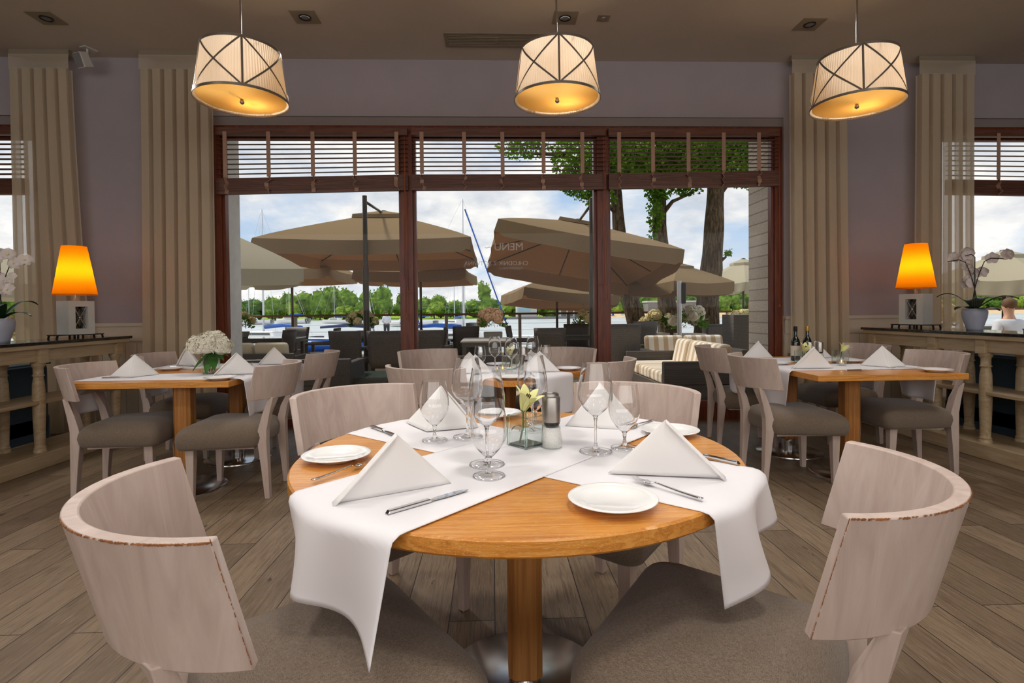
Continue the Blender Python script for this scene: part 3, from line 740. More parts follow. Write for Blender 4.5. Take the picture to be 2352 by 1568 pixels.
def table_lamp(x, y, label, rz):
    t = thing('table_lamp', label, 'table lamp', (x, y, CTZ), rz)
    m = M().b2((-0.19, -0.07, 0.028), (0.19, 0.07, 0.036))
    for sx in (-0.185, -0.02, 0.02, 0.185):
        for sy in (-0.06, 0.06): m.bar((sx, sy, 0), (sx * 0.96, sy, 0.03), 0.012, 0.012)
    obj('iron_stand', m, G['black_iron'], t)
    # white block with a square window of crossed bars front and back
    m = M(); h0, h1 = 0.036, 0.33; a, d = 0.105, 0.085
    for z0, z1, x0, x1 in ((h0, h0 + 0.05, -a, a), (h1 - 0.05, h1, -a, a), (h0 + 0.05, h1 - 0.05, -a, -0.05), (h0 + 0.05, h1 - 0.05, 0.05, a)): m.b2((x0, -d, z0), (x1, d, z1))
    obj('block_base', m, G['lamp_base_white'], t)
    zc, zh = (h0 + h1) / 2, (h1 - h0) / 2 - 0.05
    obj('mirror', M().b2((-0.05, -0.01, zc - zh), (0.05, 0.01, zc + zh)), G['mirror_panel'], t)
    m = M()
    for s in (-1, 1):
        m.bar((-0.05, s * (d - 0.03), zc - zh), (0.05, s * (d - 0.03), zc + zh), 0.009, 0.009, up=(0, 1, 0)); m.bar((0.05, s * (d - 0.03), zc - zh), (-0.05, s * (d - 0.03), zc + zh), 0.009, 0.009, up=(0, 1, 0))
        m.ball((0, s * (d - 0.026), zc), 0.011, 10, 6)
    obj('crossed_bars', m, G['polished_steel'], t)
    obj('neck', M().tube([(0, 0, h1), (0, 0, h1 + 0.075)], 0.016, 14), G['clear_tube'], t, smooth=True)
    obj('stem_rod', M().tube([(0, 0, h1), (0, 0, h1 + 0.3)], 0.004, 8), G['chrome'], t, smooth=True)
    s0 = h1 + 0.055
    obj('lamp_shade', M().lathe([(0.163, s0), (0.158, s0 + 0.03), (0.092, s0 + 0.43)], 48), G['amber_shade'], t, smooth=True)
    obj('shade_ring', M().lathe([(0.163, s0), (0.1645, s0), (0.1645, s0 + 0.006), (0.163, s0 + 0.006)], 48, closed=True), G['orange_trim'], t)
    obj('bulb', M().ball((0, 0, s0 + 0.18), 0.026, 12, 8, (1, 1, 1.4)), G['bulb_glow'], t, smooth=True)
    l = bpy.data.lights.new('table_lamp_bulb_light', 'POINT'); l.energy = 5.5; l.color = (1.0, 0.82, 0.44); l.shadow_soft_size = 0.035
    lo = bpy.data.objects.new('table_lamp_bulb_light', l); COL.objects.link(lo); lo.parent = t; lo.location = (0, 0, s0 + 0.2)
    return t
plain('orange_trim', lin(214, 130, 40), 0.7)
table_lamp(-3.70, 4.99, 'glowing amber table lamp on white block base on the left console', radians(66))
table_lamp(4.12, 5.15, 'glowing amber table lamp on white block base on the right console', radians(-66))

def orchid(x, y, label, rz, seed):
    rnd = random.Random(seed)
    t = thing('potted_orchid', label, 'orchid', (x, y, CTZ), rz)
    obj('pot', M().lathe([(0.001, 0.0), (0.055, 0.0), (0.058, 0.02), (0.085, 0.11), (0.09, 0.155), (0.084, 0.185), (0.078, 0.185), (0.083, 0.155), (0.07, 0.15)], 36), G['ceramic_pot'], t, smooth=True)
    obj('soil', M().lathe([(0.001, 0.165), (0.08, 0.16)], 20), G['stem_dark'], t)
    for i in range(6):
        a = i * pi / 3 + rnd.uniform(-.3, .3); Lh = rnd.uniform(0.2, 0.3); up = rnd.uniform(0.02, 0.16); wv = rnd.uniform(0.034, 0.044)
        def fn(u, w):
            s = u * Lh; z = 0.165 + up * sin(u * 2.2) + (0.0 if up > .08 else -0.03 * u * u); ww = wv * sin(pi * min(1, u * 0.94 + 0.06)) ** 0.6 * (w - 0.5) * 2
            return (cos(a) * s - sin(a) * ww, sin(a) * s + cos(a) * ww, z + abs(w - 0.5) * 0.014)
        obj('leaf', M().grid(fn, 12, 5), G['leaf_dark'], t, smooth=True)
    for k in range(3):
        a = (k - 1) * 0.9 + 1.57; bx, by = 0.02 * cos(a), 0.02 * sin(a); lean = (k - 1) * 0.16; H = 0.42 + 0.04 * (k % 2)
        pts = [(bx + lean * 0.3 * (s / 8) ** 2 * 1.6, by, 0.16 + H * s / 8) for s in range(9)]
        ex = lean * 0.5 + (0.09 if k != 0 else -0.09)
        pts += [(pts[-1][0] + ex * 0.25, by, pts[-1][2] + 0.025), (pts[-1][0] + ex * 0.7, by - 0.01, pts[-1][2] + 0.015)]
        obj('flower_stem', M().tube(pts, 0.0035, 6), G['stem_dark'], t, smooth=True)
        for j in range(4):
            p = pts[-1 - (j % 2)] if j < 2 else pts[-2 - j]
            c = Vector(p) + Vector((rnd.uniform(-.045, .045), rnd.uniform(-.04, 0.0), -0.035 * (j - 1)))
            m = M(); tilt = Matrix.Rotation(rnd.uniform(-.6, .6), 4, 'Z') @ Matrix.Rotation(rnd.uniform(-.5, .3), 4, 'X')
            for q in range(5):
                b = q * 2 * pi / 5 + pi / 2; wd = 0.031 if q in (1, 4) else 0.022; ln = 0.052
                def pf(u, w, b=b, wd=wd, ln=ln):
                    r = u * ln; ss = wd * sin(pi * min(1, u * 0.9 + 0.1)) ** 0.5 * (w - 0.5) * 2; y = -0.01 * sin(u * 3) + 0.012 * u * u
                    return (cos(b) * r - sin(b) * ss, y, sin(b) * r + cos(b) * ss)
                s0 = len(m.v); m.grid(pf, 6, 5); 
            m.rot(tilt); m.rot(Matrix.Translation(c))
            bl_ = obj('blossom', m, G['orchid_petal'], t, smooth=True)
            obj('lip', M().ball(tuple(c + Vector((0, -0.01, -0.004))), 0.008, 8, 6), G['lily_petal'], bl_, smooth=True)
    return t
orchid(-3.70, 4.24, 'white orchid in a grey glazed pot on the left console', 0.3, 4)
orchid(4.10, 4.48, 'white orchid in a grey glazed pot on the right console', 2.4, 11)
# low iron trivet at the near end of the right console (only its corner shows)
t = thing('iron_trivet', 'black iron stand corner at the far right of the right console', 'trivet', (4.02, 3.75, CTZ), 0.2)
m = M().b2((-0.15, -0.1, 0.03), (0.15, 0.1, 0.038))
for sx in (-0.14, 0.14):
    for sy in (-0.09, 0.09): m.bar((sx, sy, 0), (sx, sy, 0.032), 0.012, 0.012)
obj('stand', m, G['black_iron'], t)
# ================================================================== CHAIRS
def make_chair(label, loc, rz):
    t = thing('dining_chair', label, 'chair', loc, rz, None)
    # upholstered seat: rounded trapezoid, domed
    def outline(k, inset):
        pts = []
        hw0, hw1, y0, y1, rr = 0.235 - inset, 0.280 - inset, -0.225 + inset, 0.275 - inset, 0.055
        cs = [(-hw1 + rr, y1 - rr, pi / 2), (-hw0 + rr, y0 + rr, pi), (hw0 - rr, y0 + rr, 3 * pi / 2), (hw1 - rr, y1 - rr, 0)]
        for cx, cy, a0 in cs:
            for i in range(k): 
                a = a0 + (pi / 2) * i / (k - 1); pts.append((cx + rr * cos(a), cy + rr * sin(a)))
        return pts
    rings = [(0.03, 0.338), (0.006, 0.344), (-0.002, 0.362), (-0.008, 0.40), (-0.004, 0.43), (0.006, 0.452), (0.024, 0.472), (0.05, 0.486), (0.1, 0.499), (0.16, 0.504)]
    v, f = [], []; k = 7; n = 4 * k
    for ins, z in rings:
        if ins < 0.13: P = outline(k, ins)
        else: P = [(x * 0.35, 0.02 + (y - 0.02) * 0.35) for x, y in outline(k, 0.02)]
        v += [(x, y, z) for x, y in P]
    for j in range(len(rings) - 1):
        for i in range(n): a, b = j * n + i, j * n + (i + 1) % n; f.append((a, b, b + n, a + n))
    f.append(tuple((len(rings) - 1) * n + i for i in range(n)))
    f.append(tuple(range(n))[::-1])
    obj('seat', M().add(v, f), G['grey_brown_upholstery'], t, smooth=True, autos=60)
    # curved plywood backrest, a leaning band of a cylinder
    c, sag, th = 0.30, 0.19, 0.026
    R = (c * c + sag * sag) / (2 * sag); A = math.asin(c / R)
    zt, zb, lean = 0.868, 0.652, 0.055
    def bk(u, w, r):
        a = (u * 2 - 1) * A; kx = 1 - 0.02 * (1 - w)
        return (r * sin(a) * kx, -0.235 + lean * (1 - w) - (r * cos(a) - (R - sag)), zb + (zt - zb) * w)
    nu, nv = 33, 5; m = M(); v, f = [], []
    for r in (R, R - th):
        for j in range(nv):
            for i in range(nu): v.append(bk(i / (nu - 1), j / (nv - 1), r))
    o = nu * nv
    for j in range(nv - 1):
        for i in range(nu - 1):
            a = j * nu + i; f.append((a, a + 1, a + nu + 1, a + nu)[::1]); f.append((o + a, o + a + nu, o + a + nu + 1, o + a + 1))
    for i in range(nu - 1): f.append((i + 1, i, o + i, o + i + 1)); a = (nv - 1) * nu + i; f.append((a, a + 1, o + a + 1, o + a))
    for j in range(nv - 1): a = j * nu; f.append((a, a + nu, o + a + nu, o + a)); a = j * nu + nu - 1; f.append((a + nu, a, o + a, o + a + nu))
    obj('backrest', m.add(v, f), G['whitewashed_beech'], t, smooth=True, autos=40, bevel=0.003, seg=2)
    for s in (-1, 1):
        ya = -0.235 + lean - (sqrt((R - th / 2) ** 2 - 0.175 ** 2) - (R - sag))
        m = M()
        # rear leg: splayed foot, knee at the seat, leaning post up to the backrest (one bent piece)
        prof = [(0.0, -0.262, 0.032, 0.184), (0.20, -0.25, 0.044, 0.184), (0.37, -0.238, 0.058, 0.185), (0.45, -0.24, 0.056, 0.183), (0.55, -0.263, 0.046, 0.18), (0.66, ya, 0.030, 0.176)]
        v = []
        for z, y, d, x in prof:
            for i, j in ((-1, -1), (1, -1), (1, 1), (-1, 1)): v.append((s * x + i * (0.019 if z < 0.1 else 0.026 if z < 0.3 else 0.031), y + j * d / 2 - (0.0 if z < 0.6 else s * i * -0.010), z))
        f = [(3, 2, 1, 0)] + [(4 * q + a, 4 * q + (a + 1) % 4, 4 * q + 4 + (a + 1) % 4, 4 * q + 4 + a) for q in range(len(prof) - 1) for a in range(4)] + [tuple(4 * (len(prof) - 1) + a for a in range(4))]
        obj('leg', m.add(v, f), G['whitewashed_beech'], t, bevel=0.003)
    for s in (-1, 1):
        obj('leg', M().bar((s * 0.205, 0.205, 0), (s * 0.21, 0.2, 0.35), 0.032, 0.032, 0.054, 0.054), G['whitewashed_beech'], t, bevel=0.003)
    obj('seat_rail', M().b2((-0.19, -0.18, 0.325), (0.19, 0.2, 0.352)), G['whitewashed_beech'], t)
    return t
D_ = radians
ch0 = make_chair('whitewashed dining chair nearest the camera at left, a hanging cloth tip over its seat', (-0.385, 1.185, 0), D_(-56))
for lab, x, y, r in (
    ('whitewashed dining chair nearest the camera at right, paint worn off its top rim', 0.535, 1.215, 55.8),
    ('whitewashed dining chair behind the round table, beside the left bread plate', -0.415, 2.19, -136),
    ('whitewashed dining chair behind the round table, beside the right bread plate', 0.445, 2.15, 137),
    ('whitewashed dining chair at the window table, front left of it', -0.30, 3.58, -30),
    ('whitewashed dining chair at the window table, back left of it', -0.42, 4.60, -144),
    ('whitewashed dining chair at the window table, back right of it', 0.52, 4.66, 140),
    ('whitewashed dining chair at the window table, front right of it', 0.60, 3.84, 48.7),
    ('whitewashed dining chair by the left console, near end of the hydrangea table', -2.50, 3.86, -82),
    ('whitewashed dining chair by the left console, far end of the hydrangea table', -2.62, 4.80, -84),
    ('whitewashed dining chair on the aisle side of the hydrangea table, nearer one', -1.74, 3.76, 93),
    ('whitewashed dining chair on the aisle side of the hydrangea table, farther one', -1.75, 4.76, 92),
    ('whitewashed dining chair on the aisle side of the oil bottle table, nearer one', 2.135, 3.835, -92.5),
    ('whitewashed dining chair on the aisle side of the oil bottle table, farther one', 2.26, 4.81, -99),
    ('whitewashed dining chair by the right console, near end of the oil bottle table', 3.06, 3.97, 86),
    ('whitewashed dining chair by the right console, far end of the oil bottle table', 3.16, 4.86, 90)):
    dup(ch0, (x, y, 0), D_(r), lab)

# worn paint showing brown wood along the edges of the two nearest chairs
plain('bare_worn_wood', lin(140, 88, 48), 0.7, var=0.25, scale=60)
def worn(ch, seed, span):
    rnd = random.Random(seed); m = M(); c, sag = 0.30, 0.19; R = (c * c + sag * sag) / (2 * sag); A = math.asin(c / R)
    for i in range(150):
        u = span[0] + (span[1] - span[0]) * rnd.random(); a = (u * 2 - 1) * A; L_ = rnd.uniform(0.002, 0.009)
        p = Vector((R * sin(a), -0.235 - (R * cos(a) - (R - sag)), 0.8675)); tdir = Vector((cos(a), sin(a), 0)); o_ = Vector((sin(a), -cos(a), 0))
        h = rnd.uniform(0.0008, 0.0036); p0 = p - tdir * L_ / 2 + o_ * 0.0005; p1 = p + tdir * L_ / 2 + o_ * 0.0005
        m.add([p0 - Vector((0, 0, h)), p1 - Vector((0, 0, h * rnd.random())), p1, p - o_ * 0.0012 + Vector((0, 0, 0.0009)), p0], [(0, 1, 2, 3, 4)])
    for s in (span[2],):
        for i in range(60):
            w = rnd.random(); z = 0.652 + 0.216 * w; a = s * A; kx = 1 - 0.02 * (1 - w); h = rnd.uniform(0.002, 0.01); d = rnd.uniform(0.0006, 0.0022)
            p = Vector((R * sin(a) * kx, -0.235 + 0.055 * (1 - w) - (R * cos(a) - (R - sag)), z)); o_ = Vector((sin(a), -cos(a), 0)) * 0.0006; td = Vector((-s * cos(a), -abs(sin(a)), 0)) * d; lz = Vector((0, -0.055 / 0.216 * h, h))
            m.add([p + o_, p + o_ + td, p + o_ + td * 0.6 + lz, p + o_ + lz], [(0, 1, 2, 3)])
    obj('worn_edge', m, G['bare_worn_wood'], ch)
worn(ch0, 1, (0.55, 1.0, 1)); worn([o for o in bpy.data.objects if str(o.get('label', '')).startswith('whitewashed dining chair nearest the camera at right')][0], 2, (0.0, 0.6, -1))
# ================================================================== TABLES
TZ = 0.76
def pedestal(t, x, y, zt, w=0.10, r=0.26, cz=0.10):
    obj('column', M().box((x, y, (zt + cz) / 2), (w, w, zt - cz)), G['oak_post'], t, bevel=0.02, seg=1)
    obj('collar', M().tube([(x, y, 0.01), (x, y, 0.12)], w * 0.45, 24), G['chrome'], t, smooth=True, autos=40)
    obj('base_disc', M().lathe([(0.001, 0.016), (r - 0.01, 0.013), (r - 0.002, 0.008), (r, 0.0)], 64, (x, y, 0)), G['steel'], t, smooth=True, autos=40)
MT = (0.0755, 1.712); MR = 0.672
t = thing('round_dining_table', 'large round oak dining table in the foreground, set for four', 'table', (MT[0], MT[1], 0))
obj('tabletop', M().lathe([(0.001, TZ - 0.04), (MR - 0.006, TZ - 0.04), (MR, TZ - 0.034), (MR, TZ - 0.005), (MR - 0.005, TZ), (0.001, TZ)], 128), G['oak_tabletop'], t, smooth=True, autos=30)
pedestal(t, 0.02, 0.03, TZ - 0.04, 0.108, 0.27, 0.02)
def rect_table(x0, x1, y0, y1, label, peds):
    t = thing('rectangular_dining_table', label, 'table', ((x0 + x1) / 2, (y0 + y1) / 2, 0)); a, b = (x1 - x0) / 2, (y1 - y0) / 2
    obj('tabletop', M().b2((-a, -b, TZ - 0.04), (a, b, TZ)), G['oak_tabletop'], t, bevel=0.003)
    for x, y in peds: pedestal(t, x - (x0 + x1) / 2, y - (y0 + y1) / 2, TZ - 0.04, 0.115, 0.26)
    return t
rect_table(-2.79, -1.73, 3.63, 4.98, 'rectangular oak table with the white hydrangea bouquet by the left console', ((-2.13, 3.84), (-2.12, 4.60)))
rect_table(2.13, 3.15, 3.48, 4.93, 'rectangular oak table with two oil bottles by the right console', ((2.58, 3.84), (2.48, 4.47)))
MID = (0.11, 3.99); MS = 0.42
t = thing('square_dining_table', 'square oak table turned cornerwise in front of the big window', 'table', (MID[0], MID[1], 0), D_(45))
ch = 0.07
obj('tabletop', M().prism([(-MS, -MS + ch), (-MS + ch, -MS), (MS - ch, -MS), (MS, -MS + ch), (MS, MS - ch), (MS - ch, MS), (-MS + ch, MS), (-MS, MS - ch)], TZ - 0.04, TZ), G['oak_tabletop'], t, bevel=0.003)
pedestal(t, 0, 0, TZ - 0.04, 0.10, 0.22)

# ================================================================== LINEN
def runner(label, c, ang, hw, L, edge, z, seed, group=None, ripple=0.05, nt=29, ns=90, twist=0.0, t0=0.0, lift=None, skew=(0, 0)):
    """c centre, ang direction, hw half width, L (drop end -, drop end +) half lengths, edge(t): table edge along the run"""
    dx, dy = cos(ang), sin(ang); px, py = -sin(ang), cos(ang); rr = 0.012
    rnd = random.Random(seed); ph = rnd.uniform(0, 6); ph2 = rnd.uniform(0, 6)
    def fn(u, w):
        tt = (w * 2 - 1) * hw + t0; l0 = L[0] + skew[0] * w; l1 = L[1] + skew[1] * w; s = -l0 + (l0 + l1) * u; se = edge(tt)
        sg = 1 if s > 0 else -1; ov = abs(s) - se
        if ov <= 0:
            o, d, lat = abs(s), 0.0, tt; d = -(lift(s, tt) if lift else 0)
        else:
            o = se + rr * sin(min(ov / rr, pi / 2)); d = rr * (1 - cos(min(ov / rr, pi / 2))) + max(0, ov - rr * pi / 2)
            k = max(0, ov)
            o += 0.014 * min(1, ov / 0.02) + ripple * k * (1 + 1.6 * sin(tt / hw * 4.2 + ph + sg)) + twist * k * k
            lat = tt + ripple * 1.1 * k * sin(tt / hw * 3 + ph2 + sg) * 1.2 - tt * 0.18 * k / 0.25
        return (c[0] + dx * o * sg + px * lat, c[1] + dy * o * sg + py * lat, z - d)
    # finer spacing where the cloth turns over the edge
    m = M().grid(fn, ns, nt)
    o = obj('table_runner', m, G['white_linen'], None, smooth=True, solid=0.0016)
    return tag(o, label, 'table runner', group)
circ = lambda t: sqrt(max(0.01, (MR + 0.002) ** 2 - t * t))
a1 = atan2(0.745, 0.667); a2 = atan2(-0.65, 0.76)
runner('white linen runner on the round table, lower left end hanging in a long pointed fold', (MT[0] + 0.022, MT[1] - 0.02), a1, 0.205, (0.895, 0.86), circ, TZ + 0.0042, 3, ripple=0.10, skew=(-0.07, 0), ns=150, nt=41)
runner('white linen runner on the round table, hanging over its right edge', (MT[0] + 0.02, MT[1] + 0.02), a2, 0.205, (0.84, 0.87), circ, TZ + 0.0018, 9, ripple=0.12, skew=(0, -0.10), ns=150, nt=41)
e5 = lambda t: 0.552
runner('white linen runner across the near half of the hydrangea table', (-2.26, 3.94), 0, 0.2, (0.80, 0.83), e5, TZ + 0.002, 5, ripple=0.03)
runner('white linen runner across the far half of the hydrangea table', (-2.25, 4.70), 0, 0.2, (0.80, 0.83), e5, TZ + 0.002, 6, ripple=0.03)
e6 = lambda t: 0.512
runner('white linen runner across the near half of the oil bottle table', (2.64, 3.97), 0, 0.2, (0.80, 0.76), e6, TZ + 0.002, 7, ripple=0.03)
runner('white linen runner across the far half of the oil bottle table', (2.64, 4.58), 0, 0.2, (0.80, 0.76), e6, TZ + 0.002, 8, ripple=0.03)
e7 = lambda t: MS + 0.002
runner('white linen runner on the window table, end hanging at its front right side', MID, D_(-45), 0.2, (0.62, 0.74), e7, TZ + 0.0042, 12, ripple=0.04)
runner('white linen runner on the window table, end hanging at its front left side', MID, D_(45), 0.2, (0.70, 0.62), e7, TZ + 0.0018, 13, ripple=0.04)

ZT = TZ + 0.006
def make_napkin(label, loc, rz, group=None):
    t = thing('folded_napkin', label, 'napkin', loc, rz, group)
    A = Vector((0, 0.012, 0.155)); Lp = Vector((-0.155, 0.0, 0)); Rp = Vector((0.155, 0, 0)); F = Vector((0.01, -0.125, 0))
    def panel(p0, p1, p2, bulge, nrm, n=14):
        """triangular sheet p0(apex) p1 p2 with a soft bulge"""
        def fn(u, w):
            b = p1.lerp(p2, u); q = p0.lerp(b, w); k = sin(pi * u) * sin(pi * min(1, w * 0.95)) ; q = q + Vector(nrm) * bulge * k
            return tuple(q)
        return M().grid(fn, n, n)
    obj('front_panel', panel(A, Lp, F, 0.010, (-0.5, -0.7, 0.2)), G['white_napkin'], t, smooth=True, solid=0.003)
    obj('front_panel', panel(A, F, Rp, 0.010, (0.5, -0.7, 0.2)), G['white_napkin'], t, smooth=True, solid=0.003)
    obj('back_panel', panel(A, Rp, Lp, 0.012, (0, 1, 0.3)), G['white_napkin'], t, smooth=True, solid=0.003)
    # rolled multi-layer hems along two slopes
    for P, off in ((Rp, 1),):
        m = M()
        for k in range(3):
            o = Vector((off * 0.0, 0.006 + 0.0045 * k, -0.002 * k))
            pts = [tuple(A.lerp(P, s / 8) + o + Vector((0, 0.004 * sin(pi * s / 8), 0)) * 1.5 + Vector((0, 0, 0.002))) for s in range(9)]
            m.tube(pts, [0.0024 + 0.0016 * s / 8 for s in range(9)], 8)
        obj('folded_hem', m, G['white_napkin'], t, smooth=True)
    return t
nk = make_napkin('white folded napkin standing at the near left of the round table', (-0.238, 1.315, ZT), D_(180 + 27)); nk.scale = (0.94,) * 3
for lab, x, y, r, sc in (
    ('white folded napkin standing at the near right of the round table', 0.450, 1.405, 168, (-0.95, 0.95, 0.95)),
    ('white folded napkin at the back left of the round table, behind the leftmost goblet', -0.205, 2.10, -22, 0.95),
    ('white folded napkin at the back right of the round table, seen through the tall glass', 0.42, 2.08, 14, 0.98),
    ('white folded napkin at the near left place of the hydrangea table', -2.58, 4.02, 20, 0.95),
    ('white folded napkin at the far left place of the hydrangea table', -2.58, 4.72, 150, 0.95),
    ('white folded napkin at the near right place of the hydrangea table', -1.84, 4.00, 190, 1),
    ('white folded napkin at the far right place of the hydrangea table', -1.86, 4.74, 175, 0.95),
    ('white folded napkin at the near left place of the oil bottle table', 2.32, 3.86, 178, 1),
    ('white folded napkin at the far left place of the oil bottle table', 2.33, 4.70, 185, 0.98),
    ('white folded napkin at the near right place of the oil bottle table', 2.93, 3.98, -20, 0.95),
    ('white folded napkin at the far right place of the oil bottle table', 2.90, 4.75, 60, 0.9),
    ('white folded napkin on the window table, front left place', -0.12, 3.86, 190, 0.85),
    ('white folded napkin on the window table, back left place', -0.17, 4.20, 160, 0.8),
    ('white folded napkin on the window table, front right place', 0.34, 3.88, 178, 0.95),
    ('white folded napkin on the window table, back right place', 0.30, 4.26, 200, 0.85)):
    dup(nk, (x, y, ZT), D_(r), lab, sc)

# ================================================================== TABLEWARE
def make_plate(label, loc):
    t = thing('bread_plate', label, 'plate', loc)
    obj('dish', M().lathe([(0.001, 0.004), (0.045, 0.004), (0.056, 0.0), (0.058, 0.0), (0.062, 0.005), (0.078, 0.010), (0.0995, 0.0165), (0.101, 0.018), (0.099, 0.0195), (0.080, 0.0145), (0.066, 0.0105), (0.060, 0.0075), (0.001, 0.0065)], 72), G['white_porcelain'], t, smooth=True)
    m = M()
    for r, z in ((0.088, 0.0168), (0.0915, 0.0178), (0.095, 0.0187)): m.lathe([(r - 0.0007, z - 0.0006), (r, z + 0.0002), (r + 0.0007, z - 0.0003)], 64)
    obj('ribbed_rim', m, G['white_porcelain'], t, smooth=True)
    return t
ZW = TZ + 0.001
pl = make_plate('white bread plate at the near edge of the round table, beside the fork', (0.268, 1.213, ZW + 0.001))
for lab, x, y in (('white bread plate at the left edge of the round table', -0.470, 1.645), ('white bread plate at the right back edge of the round table', 0.625, 1.895),
    ('white bread plate at the back of the round table behind the lily vase', 0.02, 2.275), ('white bread plate at the near right corner of the hydrangea table', -1.83, 3.72), ('white bread plate at the far left of the hydrangea table', -2.55, 4.42),
    ('white bread plate at the near right corner of the oil bottle table', 3.02, 3.60), ('white bread plate at the middle right of the oil bottle table', 2.90, 4.30), ('white bread plate at the middle left of the oil bottle table', 2.24, 4.20),
    ('white bread plate on the front corner of the window table', 0.12, 3.54), ('white bread plate on the right corner of the window table', 0.56, 4.02), ('white bread plate on the back corner of the window table', 0.05, 4.42)):
    p_ = dup(pl, (x, y, ZW + 0.001), None, lab)
pl.scale = (1, 1, 1)

def make_knife(label, loc, rz):
    t = thing('table_knife', label, 'knife', loc, rz)
    obj('handle', M().box((0.058, 0, 0.004), (0.116, 0.014, 0.008), 0, 0.9), G['polished_steel'], t, bevel=0.002)
    v = []; n = 12
    for z in (0.002, 0.0042):
        up = [(0.114, 0.004), (0.13, 0.0085), (0.16, 0.0098), (0.19, 0.0098), (0.213, 0.006), (0.222, -0.002)]; lo = [(0.21, -0.0055), (0.17, -0.007), (0.135, -0.006), (0.114, -0.004)]
        v.append([(x, y) for x, y in up + lo])
    obj('blade', M().prism(v[0][::-1], 0.002, 0.0042), G['polished_steel'], t, bevel=0.0006)
    return t
def make_fork(label, loc, rz):
    t = thing('table_fork', label, 'fork', loc, rz)
    def fn(u, w):
        x = u * 0.13; hw = 0.0055 - 0.0028 * min(1, u * 1.1); return (x, (w - 0.5) * 2 * hw, 0.004 + 0.006 * u * u)
    obj('handle', M().grid(fn, 16, 3), G['polished_steel'], t, smooth=True, solid=0.0028)
    def fh(u, w):
        x = 0.13 + u * 0.032; hw = 0.0027 + 0.0085 * sin(min(1, u * 1.15) * pi / 2); return (x, (w - 0.5) * 2 * hw, 0.010 - 0.006 * sin(u * pi * 0.8) - 0.0)
    obj('head', M().grid(fh, 10, 5), G['polished_steel'], t, smooth=True, solid=0.0022)
    m = M()
    for i in range(4):
        y = (i - 1.5) * 0.0058
        m.bar((0.160, y, 0.006), (0.182, y, 0.004), 0.0036, 0.002, 0.003, 0.0018, up=(0, 0, 1)); m.bar((0.182, y, 0.004), (0.200, y * 0.95, 0.009), 0.003, 0.0018, 0.0016, 0.001, up=(0, 0, 1))
    obj('tines', m, G['polished_steel'], t)
    return t
kn = make_knife('steel knife lying at the near left of the round table, in front of the napkin', (-0.232, 1.175, ZT), atan2(0.175, 0.207))
for lab, x, y, r in (('steel knife half under the near right napkin of the round table', 0.688, 1.49, 127), ('steel knife at the back left of the round table', -0.465, 2.09, -54), ('steel knife at the near left of the hydrangea table', -2.70, 3.86, 10),
    ('steel knife at the far left of the hydrangea table', -2.70, 4.66, 5), ('steel knife at the near left of the oil bottle table', 2.45, 3.68, 3), ('steel knife at the left corner of the window table', -0.42, 3.96, 10)):
    dup(kn, (x, y, ZT), D_(r), lab)
fk = make_fork('steel fork lying tines up behind the near bread plate of the round table', (0.474, 1.215, ZT), atan2(0.249, -0.18))
for lab, x, y, r in (('steel fork handle showing left of the near left napkin on the round table', -0.468, 1.418, 56), ('steel fork at the back right of the round table', 0.625, 2.105, -132), ('steel fork beside the near right plate of the hydrangea table', -1.74, 3.88, 155),
    ('steel fork beside the near right plate of the oil bottle table', 3.00, 3.74, 165), ('steel fork on the front corner of the window table', 0.28, 3.60, 100)):
    dup(fk, (x, y, ZT), D_(r), lab)

def make_glass(name, label, loc, foot, stemh, bowl, h, rim, rmax, zmax):
    t = thing(name, label, 'glass', loc)
    obj('foot', M().lathe([(foot, 0.0008), (foot, 0.0022), (foot * 0.6, 0.0042), (foot * 0.25, 0.009)], 40), G['foot_glass'], t, smooth=True)
    obj('foot_edge', M().lathe([(foot - 0.001, 0.0006), (foot + 0.0005, 0.0012), (foot - 0.001, 0.0024)], 40, closed=True), G['solid_glass'], t, smooth=True)
    obj('stem', M().lathe([(0.001, 0.006), (foot * 0.25, 0.008), (0.0062, 0.018), (0.0042, 0.03), (0.0040, stemh - 0.018), (0.0066, stemh - 0.004), (0.009, stemh + 0.003), (0.001, stemh + 0.004)], 24), G['solid_glass'], t, smooth=True)
    pr = []
    for i in range(25):
        u = i / 24; z = stemh + (h - stemh) * u
        um = (zmax - stemh) / (h - stemh)
        if u < um: r = 0.006 + (rmax - 0.006) * (sin(pi / 2 * (u / um)) ** bowl)
        else: r = rim + (rmax - rim) * cos(pi / 2 * (u - um) / (1 - um)) ** 1.2
        pr.append((r, z))
    inn = [(max(0.0012, r - 0.0009), z + (0.0012 if k < 4 else 0)) for k, (r, z) in enumerate(pr)][::-1]
    obj('bowl', M().lathe(pr + inn, 56), G['solid_glass'], t, smooth=True, autos=50)
    return t
wg = make_glass('wine_glass', 'tall empty wine glass left of the lily vase, behind the others', (-0.088, 1.89, ZT), 0.05, 0.108, 0.9, 0.274, 0.040, 0.0535, 0.172)
for lab, x, y in (('tall empty wine glass near the middle of the round table, behind the nearest goblet', -0.018, 1.545), ('tall empty wine glass directly behind the lily', 0.144, 1.97), ('tall empty wine glass right of the salt mill', 0.316, 1.662)):
    dup(wg, (x, y, ZT), None, lab)
wg2 = dup(wg, (0.02, 3.98, ZT), None, 'empty wine glass on the window table, leftmost of its tall glasses', 0.92)
for lab, x, y in (('empty wine glass on the window table, in front of its lily vase', 0.135, 3.80), ('empty wine glass on the window table, rightmost of its tall glasses', 0.30, 4.0)):
    dup(wg, (x, y, ZT), None, lab, 0.92)
gb = make_glass('water_goblet', 'short stemmed water goblet, nearest glass on the round table', (-0.012, 1.435, ZT), 0.043, 0.048, 0.85, 0.202, 0.0395, 0.0495, 0.12)
